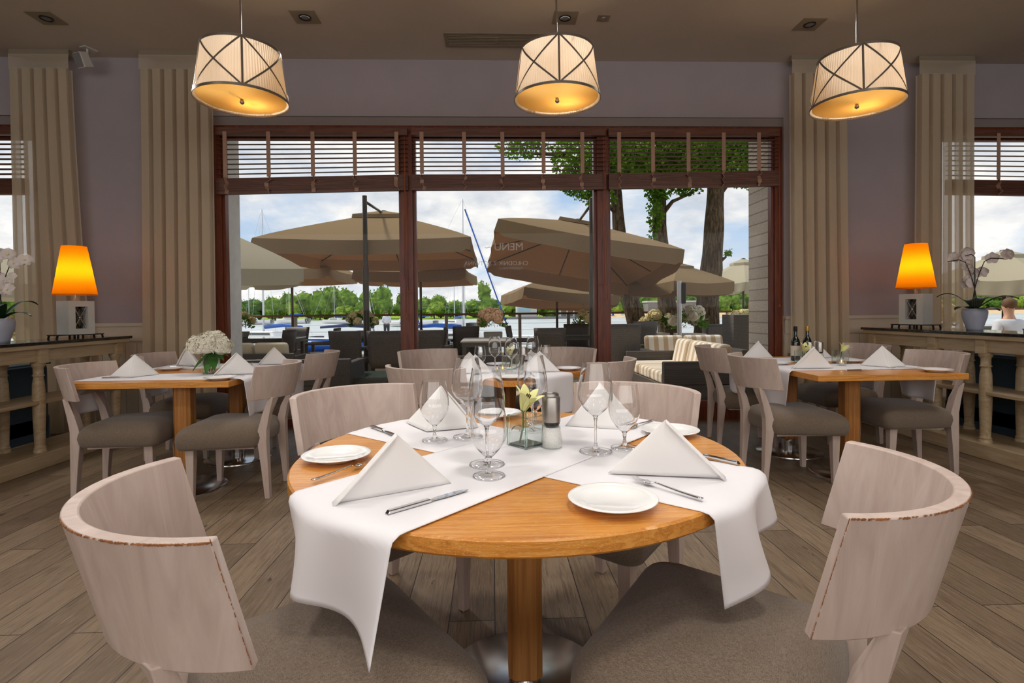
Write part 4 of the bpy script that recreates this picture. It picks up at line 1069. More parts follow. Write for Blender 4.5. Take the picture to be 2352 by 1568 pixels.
for lab, x, y, s in (('short stemmed water goblet in front of the back left napkin of the round table', -0.198, 1.85, 1), ('short stemmed water goblet at the right of the round table', 0.415, 1.70, 1), ('short stemmed water goblet behind the tall glass and the lily', 0.165, 2.10, 1),
    ('water goblet at the left of the window table', -0.09, 4.02, 0.9), ('water goblet at the right of the window table', 0.40, 4.06, 0.9)):
    dup(gb, (x, y, ZT), None, lab, s)

def make_mill(name, label, loc, fill):
    t = thing(name, label, 'mill', loc)
    obj('glass_body', M().lathe([(0.001, 0.0), (0.0315, 0.0), (0.034, 0.004), (0.0325, 0.03), (0.027, 0.078), (0.027, 0.082)], 40), G['green_edge_glass'], t, smooth=True)
    obj('filling', M().lathe([(0.001, 0.003), (0.030, 0.003), (0.0305, 0.03), (0.0265, 0.066), (0.001, 0.058)], 32), G[fill], t, smooth=True)
    obj('grinder_neck', M().lathe([(0.022, 0.070), (0.026, 0.076), (0.026, 0.084)], 32, capb=True), G['black_plastic'], t)
    obj('steel_head', M().lathe([(0.0265, 0.082), (0.0285, 0.083), (0.0285, 0.156), (0.027, 0.161), (0.0245, 0.161), (0.0235, 0.152), (0.001, 0.152)], 48), G['brushed_steel'], t, smooth=True, autos=40)
    obj('black_cap', M().lathe([(0.0235, 0.156), (0.001, 0.156)], 32), G['black_plastic'], t)
    return t
make_mill('salt_mill', 'steel topped glass salt mill beside the lily vase on the round table', (0.187, 1.725, ZT), 'salt')
make_mill('pepper_mill', 'steel topped pepper mill hidden right behind the salt mill', (0.192, 1.80, ZT), 'pepper')
ml = make_mill('salt_mill', 'steel topped salt mill in the middle of the window table', (0.225, 3.92, ZT), 'salt'); ml.scale = (1.08,) * 3

def box_glass(w, h, th, m=None):
    m = m or M(); a, b = w / 2, w / 2 - th
    P = lambda r, z: [(-r, -r, z), (r, -r, z), (r, r, z), (-r, r, z)]
    v = P(a, 0) + P(a, h) + P(b, h) + P(b, th * 1.6)
    f = [(3, 2, 1, 0)] + [(i, (i + 1) % 4, 4 + (i + 1) % 4, 4 + i) for i in range(4)] + [(4 + i, 4 + (i + 1) % 4, 8 + (i + 1) % 4, 8 + i) for i in range(4)] + [(8 + i, 8 + (i + 1) % 4, 12 + (i + 1) % 4, 12 + i) for i in range(4)] + [(12, 13, 14, 15)]
    return m.add(v, f)
def square_vase(label, loc, rz, w=0.088, h=0.098, mat='green_edge_glass'):
    o = obj('square_glass_vase', box_glass(w, h, 0.004), G[mat], None, bevel=0.001)
    o.location = loc; o.rotation_euler = (0, 0, rz)
    m = M(); a = w / 2 - 0.003
    for sx, sy in ((-1, -1), (1, -1), (1, 1), (-1, 1)): m.b2((sx * a - 0.0028, sy * a - 0.0028, 0.001), (sx * a + 0.0028, sy * a + 0.0028, h))
    for s in (-1, 1): m.b2((-a, s * a - 0.002, h - 0.0025), (a, s * a + 0.002, h + 0.0005)).b2((s * a - 0.002, -a, h - 0.0025), (s * a + 0.002, a, h + 0.0005))
    obj('thick_glass_edges', m, G['vase_glass'], o)
    obj('thick_glass_base', M().b2((-a, -a, 0.0008), (a, a, 0.007)), G['vase_glass'], o, bevel=0.002)
    return tag(o, label, 'vase')
square_vase('small square glass vase holding a yellow lily, centre of the round table', (0.108, 1.76, ZT), D_(40))
def lily(label, base, top, face, seed=0, s=1.0, leaf=True):
    t = thing('lily_flower', label, 'flower', base)
    b, tp = Vector((0, 0, 0)), Vector(top) - Vector(base)
    mid = b.lerp(tp, 0.5) + Vector((0.006, 0, 0))
    obj('stem', M().tube([b, mid, tp], 0.0032 * s, 8), G['stem_green'], t, smooth=True)
    fd = Vector(face).normalized(); q = fd.to_track_quat('Z', 'Y').to_matrix().to_4x4()
    m0 = Matrix.Translation(tp) @ q
    for i in range(6):
        b_ = i * pi / 3; ln = 0.075 * s; wd = 0.019 * s if i % 2 else 0.014 * s
        def fn(u, w, b_=b_, ln=ln, wd=wd):
            r = (0.006 + 0.042 * u ** 1.7) * s; z = ln * sin(u * 1.25); k = wd * sin(pi * min(1, 0.93 * u + 0.07)) ** 0.7 * (w - 0.5) * 2
            r2_ = r + abs(w - 0.5) * 0.004
            return (cos(b_) * r2_ - sin(b_) * k, sin(b_) * r2_ + cos(b_) * k, z)
        m = M().grid(fn, 10, 7); m.rot(m0); obj('petal', m, G['lily_petal'], t, smooth=True, solid=0.0008)
    m = M(); m2 = M()
    for i in range(6):
        a = i * pi / 3 + 0.4; m.tube([(0, 0, 0.01 * s), (0.006 * s * cos(a), 0.006 * s * sin(a), 0.05 * s)], 0.0008 * s, 5); m2.ball((0.0065 * s * cos(a), 0.0065 * s * sin(a), 0.052 * s), 0.004 * s, 8, 6, (0.6, 0.6, 1.6))
    m.rot(m0); m2.rot(m0); obj('stamens', m, G['stem_green'], t); obj('anthers', m2, G['anther_brown'], t, smooth=True)
    if leaf:
        for j, (az, ll) in enumerate(((0.4, 0.05), (2.4, 0.045))):
            p = b.lerp(tp, 0.45 + 0.15 * j)
            def lf(u, w, az=az, ll=ll, p=p):
                k = 0.011 * sin(pi * min(1, u * .95 + .05)) * (w - 0.5) * 2
                return (p.x + cos(az) * u * ll - sin(az) * k, p.y + sin(az) * u * ll + cos(az) * k, p.z - 0.02 * u + 0.012 * sin(u * 3) - 0.012 * j)
            obj('leaf', M().grid(lf, 9, 5), G['leaf_green'], t, smooth=True)
    return t
lily('pale yellow lily standing in the small vase on the round table', (0.085, 1.74, ZT + 0.012), (0.098, 1.75, ZT + 0.115), (0.35, -0.25, 1), 0, 1.0)

def tealight(label, loc, s=1.0):
    t = thing('candle_holder', label, 'candle holder', loc)
    w = 0.032 * s
    obj('cut_glass', M().lathe([(0.001, 0.0), (w * 0.95, 0.0), (w, 0.004), (w, 0.066 * s), (w * 0.93, 0.066 * s), (w * 0.93, 0.008), (0.001, 0.008)], 10), G['green_edge_glass'], t)
    m = M()
    for i in range(14): a = 2 * pi * i / 14; m.bar((w * cos(a), w * sin(a), 0.006), (w * cos(a + 0.9), w * sin(a + 0.9), 0.06 * s), 0.0015, 0.0015); m.bar((w * cos(a), w * sin(a), 0.006), (w * cos(a - 0.9), w * sin(a - 0.9), 0.06 * s), 0.0015, 0.0015)
    obj('cut_pattern', m, G['wine_glass_bowl'], t)
    obj('tealight', M().lathe([(0.001, 0.009), (0.019, 0.009), (0.019, 0.022), (0.001, 0.021)], 20), G['wax'], t)
    obj('flame', M().lathe([(0.001, 0.022), (0.0035, 0.027), (0.0025, 0.033), (0.0005, 0.04)], 10), G['flame'], t, smooth=True)
    return t
tealight('cut glass tealight holder with a lit candle on the window table', (0.075, 3.90, ZT))
square_vase('square glass vase with a lily on the window table', (0.13, 4.12, ZT), 0.4)
lily('pale lily in the vase on the window table', (0.13, 4.12, ZT + 0.01), (0.135, 4.11, ZT + 0.10), (0, -0.3, 1), 1, 0.9)
# oil bottle table
tealight('cut glass tealight holder with a lit candle on the oil bottle table', (2.66, 4.05, ZT), 1.05)
square_vase('square glass vase with a lily, left one on the oil bottle table', (2.46, 4.22, ZT), 0.2)
lily('pale yellow lily in the left vase of the oil bottle table', (2.46, 4.22, ZT + 0.01), (2.465, 4.21, ZT + 0.085), (0.1, -0.35, 1), 2, 1.0)
square_vase('square glass vase with a lily, right one on the oil bottle table', (2.76, 4.22, ZT), 0.5)
lily('pale yellow lily leaning right in the right vase of the oil bottle table', (2.75, 4.22, ZT + 0.01), (2.765, 4.21, ZT + 0.085), (0.55, 0, 1), 3, 0.95)
ml = make_mill('pepper_mill', 'steel mill standing behind the vases on the oil bottle table', (2.575, 4.33, ZT), 'pepper')
ml = make_mill('salt_mill', 'second steel mill behind the tealight on the oil bottle table', (2.66, 4.33, ZT), 'salt')
def bottle(label, loc, cap):
    t = thing('oil_bottle', label, 'bottle', loc)
    obj('glass', M().lathe([(0.001, 0), (0.033, 0), (0.036, 0.006), (0.036, 0.15), (0.030, 0.175), (0.016, 0.20), (0.0135, 0.215), (0.0135, 0.26)], 32), G['dark_bottle_glass'], t, smooth=True)
    obj('cap', M().lathe([(0.0145, 0.245), (0.0155, 0.25), (0.0155, 0.285), (0.001, 0.287)], 24), G[cap], t, smooth=True, autos=40)
    obj('label_band', M().lathe([(0.0364, 0.04), (0.0364, 0.125)], 32), G['bottle_label'], t, smooth=True)
    return t
bottle('dark oil bottle with black cap', (2.54, 4.47, ZT), 'black_plastic')
bottle('dark vinegar bottle with gold cap', (2.63, 4.45, ZT), 'gold_foil')
for o in bpy.data.objects:
    if o.get('label') == 'dark oil bottle with black cap': o['label'] = 'dark glass bottle with black cap, left one on the right-hand table'
    if o.get('label') == 'dark vinegar bottle with gold cap': o['label'] = 'dark glass bottle with gold foil cap beside the black capped one'
# hydrangea bouquet
square_vase('square glass vase holding the white hydrangea bouquet', (-2.09, 4.12, ZT), 0.55, 0.115, 0.12)
def florets(cs, n, rad, petal, seed, flat=1.0):
    rnd = random.Random(seed); m = M()
    for cx, cy, cz, r in cs:
        for i in range(n):
            a = rnd.uniform(0, 2 * pi); zc = rnd.uniform(-0.55, 1); q = sqrt(1 - zc * zc); d = Vector((q * cos(a), q * sin(a), zc)); rr = r * rnd.uniform(0.86, 1.06)
            p = Vector((cx, cy, cz)) + Vector((d.x, d.y, d.z * flat)) * rr; n_ = (d + Vector((rnd.uniform(-.4, .4), rnd.uniform(-.4, .4), rnd.uniform(-.3, .3)))).normalized()
            u = n_.orthogonal().normalized(); w = n_.cross(u); t0 = rnd.uniform(0, 1.6)
            for k in range(4):
                b = t0 + k * pi / 2; e = u * cos(b) + w * sin(b); g = u * cos(b + pi / 2) + w * sin(b + pi / 2)
                m.add([p, p + e * petal * 0.6 + g * petal * 0.45 + n_ * petal * 0.2, p + e * petal * 1.1 + n_ * petal * 0.05, p + e * petal * 0.6 - g * petal * 0.45 + n_ * petal * 0.2], [(0, 1, 2, 3)])
    return m
def leaf_set(t, base, dirs, L, wd, mat='leaf_green', name='leaf', droop=0.3):
    for az, el in dirs:
        def lf(u, w):
            k = wd * sin(pi * min(1, u * .93 + .07)) ** 0.8 * (w - 0.5) * 2; r = u * L * cos(el); z = u * L * sin(el) - droop * L * u * u
            return (base[0] + cos(az) * r - sin(az) * k, base[1] + sin(az) * r + cos(az) * k, base[2] + z + abs(w - .5) * wd * 0.4)
        obj(name, M().grid(lf, 9, 5), G[mat], t, smooth=True)
t = thing('hydrangea_bouquet', 'round bouquet of white hydrangeas with green leaves on the left table', 'bouquet', (-2.09, 4.12, ZT))
for i, c in enumerate(((-0.07, -0.03, 0.205, 0.075), (0.0, -0.05, 0.215, 0.08), (0.08, 0.0, 0.195, 0.075), (-0.02, 0.05, 0.225, 0.08), (0.045, 0.0, 0.245, 0.062))):
    obj('blossom', florets([c], 210, 0, 0.016, i), G['hydrangea_white'], t)
    obj('blossom_core', M().ball(c[:3], c[3] * 0.86, 14, 10), G['hydrangea_white'], t, smooth=True)
leaf_set(t, (0.0, 0.0, 0.15), ((-0.5, -0.1), (0.2, 0.9), (3.3, 0.5), (2.7, 0.3), (-2.3, -0.6), (-1.4, -0.8), (-0.9, -0.6), (0.9, 0.8), (-0.2, 0.1)), 0.15, 0.032)
leaf_set(t, (0.09, 0.0, 0.22), ((0.3, 0.9), (-0.2, 0.4), (0.8, 0.6)), 0.08, 0.014); leaf_set(t, (-0.11, 0.0, 0.21), ((3.0, 0.3), (3.6, 0.0), (2.6, 0.6)), 0.08, 0.014, 'leaf_dark')
m = M(); rnd = random.Random(1)
for i in range(8): a = rnd.uniform(0, 6.28); m.tube([(0.03 * cos(a), 0.03 * sin(a), 0.012), (-0.03 * cos(a), 0.03 * sin(a + 1), 0.17)], 0.003, 6)
obj('stems', m, G['stem_green'], t, smooth=True)
tealight('small cut glass tealight holder behind the hydrangea vase', (-1.86, 4.22, ZT), 0.95)
# ================================================================== TERRACE AND LAKE
struct('ground_terrace', M().b2((-16, WY + T, -0.12), (18, 16.4, -0.02)), G['deck_wood'])
struct('water', M().add([(-420, 16.3, -1.2), (420, 16.3, -1.2), (420, 190, -1.2), (-420, 190, -1.2)], [(0, 1, 2, 3)]), G['lake_water'])
struct('shore', M().add([(-600, 186, -1.1), (600, 186, -1.1), (600, 420, 1.0), (-600, 420, 1.0)], [(0, 1, 2, 3)]).b2((-600, 185.5, -2), (600, 186, -1.1)), G['far_foliage_light'])
struct('beach', M().add([(30, 168, -1.15), (190, 168, -1.15), (190, 190, 0.3), (30, 190, 0.3)], [(0, 1, 2, 3)]).b2((30, 167.8, -1.4), (190, 168, -1.15)), G['sand'])
struct('trim_8', M().b2((XL0 - 1.6, WY + T, -0.02), (XL0 - 0.02, WY + T + 0.42, 5.2)), G['exterior_render'])
struct('trim_9', M().b2((XL1 + 0.0, WY + T, -0.02), (XR0, WY + T + 0.55, 5.2)), G['stone_cladding'])
struct('sun_blocking_overhang', M().b2((-10, WY + T + 0.61, 4.4), (10, WY + T + 2.0, 4.6)), G['exterior_render'])  # out of view, extended outward to keep direct sun out of the room

# railing with posts and top rail
t = thing('terrace_railing', 'brown timber railing along the lake side of the terrace', 'railing', (0, 16.15, 0))
obj('top_rail', M().b2((-16, -0.05, 1.10), (18, 0.06, 1.16)), G['rail_wood'], t)
m = M()
for z in (0.25, 0.45, 0.65, 0.85): m.tube([(-16, 0, z), (18, 0, z)], 0.004, 5)
obj('wire', m, G['mast_metal'], t)
for x in (-14.1, -12.1, -10.0, -7.8, -5.74, -3.6, -1.34, 0.83, 2.28, 2.9, 5.0, 7.1, 9.7, 12.5, 15):
    obj('post', M().b2((x - 0.045, -0.04, -0.02), (x + 0.045, 0.04, 1.10)), G['planter_concrete'], t)

# ------------------------------------------------------------------ parasols
def canopy_parasol(label, cx, cy, zt, half, rise, mast, mat='parasol_fabric', rz=0, tilt=(0, 0), pole_h=None, arm=True, base=True, sides=4, name='cantilever_parasol', val=0.27):
    """mast: (x, y, top z) or None for a centre pole"""
    t = thing(name, label, 'parasol', (cx, cy, -0.02))
    rot_ = Matrix.Translation((0, 0, zt)) @ Matrix.Rotation(tilt[0], 4, 'X') @ Matrix.Rotation(tilt[1], 4, 'Y') @ Matrix.Rotation(rz, 4, 'Z')
    n = sides; k = 10; rot0 = pi / n
    rad = half / cos(pi / n) if n == 4 else half
    def rim(u, s, z, sag=0.0):
        e = u * n; i = int(min(e, n - 1e-6)); f = e - i; a = rot0 + 2 * pi * i / n; b = rot0 + 2 * pi * (i + 1) / n
        p = Vector((cos(a), sin(a), 0)).lerp(Vector((cos(b), sin(b), 0)), f) * rad * s
        return (p.x, p.y, z - sag * sin(pi * f))
    def top(u, w): s = 1 - w * 0.84; return rim(u, s, rise * (w ** 0.9) * 0.86, 0.05 * (1 - w))
    m = M().grid(top, n * k, 8, True); m.rot(rot_); obj('canopy', m, G[mat], t, smooth=True, autos=25)
    m = M().grid(lambda u, w: rim(u, 0.27 - w * 0.25, rise * 0.86 + w * rise * 0.19), n * k, 4, True)
    m.grid(lambda u, w: rim(u, 0.27 + 0.006 * w, rise * 0.86 - 0.08 * w), n * k, 2, True); m.rot(rot_); obj('vent_cap', m, G[mat], t, smooth=True, autos=25)
    def va(u, w):
        f = (u * n) % 1; x, y, z = rim(u, 1.0 + 0.012 * w, 0, 0.05); flare = 0.06 * sin(u * n * 2 * pi * 3.5 + 1) * w * (0.4 + 0.6 * sin(u * 23) ** 2)
        return (x * (1 + flare * 0.3), y * (1 + flare * 0.3), z - val * w + 0.05 * w * (1 if min(f, 1 - f) < 0.04 else 0))
    m = M().grid(va, n * k * 4, 5, True); m.rot(rot_); obj('valance', m, G[mat], t, smooth=True, autos=40)
    for i in range(n):
        a = rot0 + 2 * pi * i / n
        for q, s in ((a, 1.0),) + (((a + pi / n, cos(pi / n)),) if n == 4 else ()):
            m = M().bar((0.05 * cos(q), 0.05 * sin(q), rise * 0.74), (rad * s * cos(q) * 0.98, rad * s * sin(q) * 0.98, -0.06), 0.025, 0.02); m.rot(rot_); obj('rib', m, G['dark_pole'], t)
    m = M().lathe([(0.001, rise * 1.08), (0.07, rise * 1.06), (0.08, rise * 1.02)], 14); m.rot(rot_); obj('finial', m, G['dark_pole'], t, smooth=True)
    if mast:
        mx, my, mz = mast[0] - cx, mast[1] - cy, mast[2] + 0.02
        obj('mast', M().tube([(mx, my, 0.06), (mx, my, mz * 0.62)], 0.055, 14).tube([(mx, my, mz * 0.6), (mx, my, mz)], 0.042, 14), G['dark_pole'], t, smooth=True, autos=40)
        ap = rot_ @ Vector((0, -half * 0.08, rise * 0.98)); obj('arm', M().tube([(mx, my, mz - 0.1), tuple(Vector((mx, my, mz - 0.1)).lerp(ap, 0.5)), tuple(ap)], 0.026, 8), G['dark_pole'], t, smooth=True)
        if base:
            obj('base_foot', M().lathe([(0.16, 0), (0.16, 0.05), (0.08, 0.07), (0.07, 0.16), (0.001, 0.16)], 24, (mx, my, 0.0)), G['dark_pole'], t, smooth=True, autos=40)
    else:
        obj('pole', M().tube([(0, 0, 0), (0, 0, zt + rise * 0.9)], 0.035, 12), G['dark_pole'], t, smooth=True)
        obj('base_foot', M().lathe([(0.3, 0), (0.3, 0.06), (0.06, 0.09)], 24), G['dark_pole'], t, smooth=True, autos=40)
    return t
canopy_parasol('large square brown parasol behind the left window pane, its mast rising in front', -2.35, 12.05, 2.60, 1.98, 0.80, (-2.28, 10.0, 3.32))
canopy_parasol('tilted square brown parasol behind the right mullion, near the tree trunks', 1.82, 12.0, 2.42, 1.8, 0.80, (1.80, 9.7, 3.2), rz=radians(3), tilt=(radians(-8), radians(9)), val=0.32)
canopy_parasol('pale parasol cut by the left window frame', -5.0, 9.6, 1.99, 1.26, 0.84, (-7.2, 9.6, 2.8), 'parasol_fabric_pale', rz=radians(42))
canopy_parasol('brown parasol between the cut pale one and the big brown one', -5.55, 15.4, 2.38, 1.45, 0.75, None, 'parasol_fabric')
canopy_parasol('brown parasol behind the left mullion beside the sailing masts', -2.0, 15.5, 2.31, 1.45, 0.6, None, rz=radians(-4))
canopy_parasol('brown parasol lower left behind the tilted one', 1.85, 15.4, 1.66, 1.32, 0.62, None, rz=radians(12), tilt=(radians(-4), radians(4)))
canopy_parasol('brown parasol behind the middle tree trunk', 4.45, 12.75, 1.85, 0.85, 0.45, None, rz=radians(20))
canopy_parasol('pale octagonal parasol right of the tree trunks', 8.35, 17.8, 2.05, 1.55, 0.8, None, 'parasol_fabric_pale', sides=8, name='parasol')
canopy_parasol('pale parasol in the right side window, behind the orchid', 10.6, 10.9, 1.75, 1.4, 0.6, None, 'parasol_fabric_pale', sides=8, name='parasol')
canopy_parasol('pale parasol in the left side window', -9.9, 10.6, 1.85, 1.5, 0.8, None, 'parasol_fabric_pale', name='parasol')
struct('terrace_extension', M().b2((6.5, 16.4, -0.12), (18, 20, -0.02)), G['deck_wood'])

# ------------------------------------------------------------------ terrace furniture
def wicker_chair(label, x, y, rz, mat='dark_wicker', h=0.92, cushion=False):
    t = thing('wicker_armchair', label, 'chair', (x, y, -0.02), rz)
    obj('seat', M().b2((-0.26, -0.24, 0.36), (0.26, 0.28, 0.44)), G[mat], t, bevel=0.02)
    m = M().grid(lambda u, w: ((u - .5) * (0.50 + 0.06 * w), -0.23 - 0.10 * w - 0.03 * (1 - (2 * u - 1) ** 2), 0.30 + (h - 0.30) * w), 9, 6)
    obj('backrest', m, G[mat], t, smooth=True, solid=0.045)
    for s in (-1, 1):
        obj('arm', M().b2((s * 0.27 - 0.03, -0.24, 0.60), (s * 0.27 + 0.03, 0.24, 0.65)).b2((s * 0.27 - 0.025, 0.18, 0.40), (s * 0.27 + 0.025, 0.24, 0.6)), G[mat], t, bevel=0.01)
        for yy in (-0.24, 0.24): obj('leg', M().bar((s * 0.25, yy, 0), (s * 0.25, yy, 0.38), 0.04, 0.04, 0.05, 0.05), G[mat], t)
    return t
wc = wicker_chair('dark wicker armchair seen from behind at the left of the parasol mast', -2.42, 9.55, D_(-8))
for lab, x, y, r in (
    ('dark wicker armchair right behind the parasol mast', -1.25, 10.85, 92), ('dark wicker armchair left of the left mullion, back to the glass', -1.80, 9.35, 5),
    ('dark wicker armchair right of the left mullion, nearer one', -1.02, 9.5, -12), ('dark wicker armchair right of the left mullion, farther one', -0.62, 11.6, 15),
    ('dark wicker armchair seen side on at the left terrace table, left one', -4.05, 10.2, 88), ('dark wicker armchair at the left terrace table, right one', -3.42, 11.0, 95),
    ('dark wicker armchair behind the left terrace table', -4.4, 12.0, 170), ('dark wicker armchair with pale back at the far left', -5.9, 11.8, 200), ('dark wicker armchair cut by the left window frame', -5.75, 10.1, -60),
    ('dark wicker armchair right of the grey flower pot, facing away', 1.05, 9.9, -5), ('dark wicker armchair right of the grey flower pot, side on', 0.66, 11.2, 260), ('dark wicker armchair behind the middle terrace table', 1.9, 11.9, 180)):
    dup(wc, (x, y, -0.02), D_(r), lab)
wg_ = wicker_chair('grey wicker armchair just right of the right mullion', 2.12, 8.95, D_(-4), 'grey_wicker', 1.0)
dup(wg_, (2.9, 10.9, -0.02), D_(20), 'grey wicker armchair behind the first one, right of the right mullion')
def terrace_table(label, x, y, w, d, rz=0, legs=True, top='glass_table_green'):
    t = thing('terrace_table', label, 'table', (x, y, -0.02), rz)
    obj('tabletop', M().b2((-w / 2, -d / 2, 0.73), (w / 2, d / 2, 0.755)), G[top], t, bevel=0.004)
    obj('apron', M().b2((-w / 2 + 0.02, -d / 2 + 0.02, 0.66), (w / 2 - 0.02, d / 2 - 0.02, 0.73)), G['dark_wicker'], t)
    for sx in (-1, 1):
        for sy in (-1, 1): obj('leg', M().b2((sx * (w / 2 - 0.06) - 0.03, sy * (d / 2 - 0.06) - 0.03, 0), (sx * (w / 2 - 0.06) + 0.03, sy * (d / 2 - 0.06) + 0.03, 0.66)), G['dark_wicker'], t)
    return t
terrace_table('glass topped wicker table at the left of the terrace', -4.55, 10.9, 1.5, 0.8)
terrace_table('glass topped wicker table beside the left parasol mast', -2.2, 10.75, 1.3, 0.8)
terrace_table('glass topped wicker table behind the middle window pane', 1.75, 10.75, 1.1, 0.8)
terrace_table('low pale topped terrace table beyond the middle window pane', -0.1, 9.2, 0.8, 1.2, 0, True, 'planter_concrete')
t = thing('parasol_stand_box', 'square dark wicker box around the left parasol mast foot', 'parasol stand', (-2.28, 9.75, -0.02))
t2 = thing('wicker_side_table', 'low square dark wicker table with glass top outside the left window pane', 'table', (-1.55, 7.6, -0.02))
obj('body', M().b2((-0.42, -0.42, 0), (0.42, 0.42, 0.36)), G['dark_wicker'], t2, bevel=0.01); obj('glass_top', M().b2((-0.41, -0.41, 0.362), (0.41, 0.41, 0.37)), G['glass_table_green'], t2)
obj('body', M().b2((-0.3, -0.3, 0), (0.3, 0.3, 0.05)), G['dark_wicker'], t)

def lounge(label, x, y, w, d, rz, back_h=0.7, cush='cream_cushion', arms=(1, 1), backs=True):
    t = thing('wicker_lounge_sofa', label, 'sofa', (x, y, -0.02), rz)
    obj('base', M().b2((-w / 2, -d / 2, 0.04), (w / 2, d / 2, 0.30)), G['dark_wicker'], t, bevel=0.01)
    obj('back', M().b2((-w / 2, -d / 2, 0.30), (w / 2, -d / 2 + 0.10, back_h)), G['dark_wicker'], t, bevel=0.015)
    for s, on in zip((-1, 1), arms):
        if on: obj('arm', M().b2((s * w / 2 - (0.1 if s > 0 else 0), -d / 2 + 0.1, 0.30), (s * w / 2 + (0.1 if s < 0 else 0), d / 2, back_h * 0.92)), G['dark_wicker'], t, bevel=0.015)
    n = max(1, round(w / 0.75)); cw = (w - 0.22) / n
    for i in range(n):
        x0 = -w / 2 + 0.11 + i * cw
        obj('seat_cushion', M().b2((x0 + 0.01, -d / 2 + 0.12, 0.30), (x0 + cw - 0.01, d / 2 - 0.01, 0.45)), G[cush], t, bevel=0.04, seg=3)
        if not backs: continue
        mm = M().box((x0 + cw / 2, -d / 2 + 0.2, 0.60), (cw - 0.03, 0.16, 0.36), shear=(0, -0.08)); obj('back_cushion', mm, G[cush], t, bevel=0.05, seg=3)
    return t
lounge('low wicker lounge sofa with its back to the glass outside the left window pane', -2.55, 7.35, 1.5, 0.8, D_(0), 0.64, backs=False)
lounge('low wicker lounge sofa with two cream back cushions, second row on the left', -3.62, 8.7, 1.25, 0.8, D_(0), 0.62)
lounge('low wicker lounge sofa outside the middle window pane', -0.35, 7.3, 1.3, 0.75, D_(0), 0.66, backs=False)
lounge('wicker sofa with striped beige cushions outside the right window pane', 2.55, 7.45, 1.9, 0.95, D_(90), 0.64, 'striped_cushion_fabric')
lounge('wicker sofa with striped beige cushions farther right by the stone pillar', 3.3, 9.0, 1.6, 0.85, D_(180), 0.62, 'striped_cushion_fabric')

# ------------------------------------------------------------------ planters and hydrangeas outside
def planter_plant(label, x, y, z0, pw, ph, pr, mat_pot, mat_fl, seed, R=0.3, taper=1.25):
    rnd = random.Random(seed)
    t = thing('potted_hydrangea', label, 'potted plant', (x, y, z0))
    obj('pot', M().box((0, 0, ph / 2), (pw, pw, ph), taper=taper), G[mat_pot], t, bevel=0.01)
    m = M()
    for i in range(260):
        a = rnd.uniform(0, 6.28); el = rnd.uniform(-0.35, 1.4); r = R * rnd.uniform(0.55, 1.0); c = Vector((cos(a) * cos(el) * r, sin(a) * cos(el) * r, ph + R * 0.55 + sin(el) * r * 0.75))
        d = Vector((cos(a) * cos(el), sin(a) * cos(el), sin(el) * 0.6 + 0.2)).normalized(); w = d.orthogonal().normalized(); s = rnd.uniform(0.035, 0.07) * R / 0.3
        ww = Matrix.Rotation(rnd.uniform(0, 3), 3, d) @ w; m.add([c - ww * s * 0.5, c + d * s * 0.6 - ww * s * 0.1 + ww * s * .5, c + d * s * 1.3, c + d * s * 0.4 - ww * s * 0.6], [(0, 1, 2, 3)])
    obj('foliage', m, G['leaf_bright'] if seed % 2 else G['leaf_green'], t)
    for i in range(11):
        a = rnd.uniform(0, 6.28); el = rnd.uniform(0.0, 1.4); r = R * 1.05
        c = (cos(a) * cos(el) * r, sin(a) * cos(el) * r, ph + R * 0.55 + sin(el) * r * 0.8, R * 0.36)
        obj('blossom', florets([c], 60, 0, 0.03 * R / 0.3, seed * 10 + i).add(M().ball(c[:3], c[3] * .85, 8, 6).v, M().ball(c[:3], c[3] * .85, 8, 6).f), G[mat_fl], t)
    return t
planter_plant('cream hydrangea in a low pot on the left terrace table', -4.95, 10.9, 0.735, 0.22, 0.12, 0.1, 'planter_concrete', 'hydrangea_cream', 1, 0.24)
planter_plant('cream and green hydrangea pot left of the parasol mast', -2.55, 10.75, 0.735, 0.18, 0.12, 0.1, 'planter_concrete', 'hydrangea_cream', 2, 0.24)
planter_plant('peach hydrangea in a tall grey tapered pot in the middle pane', 0.02, 10.2, -0.02, 0.26, 0.84, 0.1, 'planter_concrete', 'hydrangea_peach', 3, 0.27, 1.35)
planter_plant('cream hydrangea left of the right mullion by the rail', 2.5, 14.4, -0.02, 0.3, 0.62, 0.1, 'planter_concrete', 'hydrangea_cream', 5, 0.36)
planter_plant('cream hydrangea between the leaning trunks', 4.35, 14.15, -0.02, 0.4, 0.62, 0.1, 'planter_white', 'hydrangea_cream', 6, 0.36)
planter_plant('white hydrangea in a white pot in front of the thick trunk', 5.0, 13.6, -0.02, 0.55, 0.62, 0.1, 'planter_white', 'hydrangea_white', 7, 0.42, 1.15)
planter_plant('cream hydrangea behind the thick trunk at right', 6.8, 14.6, -0.02, 0.4, 0.6, 0.1, 'planter_white', 'hydrangea_cream', 8, 0.36)
planter_plant('yellow green hydrangea bush outside the right side window', 8.05, 9.9, -0.02, 0.6, 0.55, 0.1, 'planter_concrete', 'hydrangea_cream', 10, 0.5)
planter_plant('green hydrangea bush outside the left side window', -9.2, 11.0, -0.02, 0.6, 0.45, 0.1, 'planter_white', 'hydrangea_cream', 11, 0.5)
for i, (x, lab) in enumerate(((5.95, 'grey wicker planter box, leftmost of the row right of the trunks'), (6.85, 'grey wicker planter box in the middle of the row right of the trunks'), (7.75, 'grey wicker planter box at the right end of the row'))):
    t = thing('wicker_planter', lab, 'planter', (x, 14.0, -0.02))
    obj('box', M().b2((-0.4, -0.2, 0), (0.4, 0.2, 0.80)), G['grey_wicker'], t, bevel=0.01)
    obj('inner_rim', M().b2((-0.41, -0.21, 0.80), (0.41, 0.21, 0.83)), G['grey_wicker'], t)
rnd = random.Random(5); m = M()
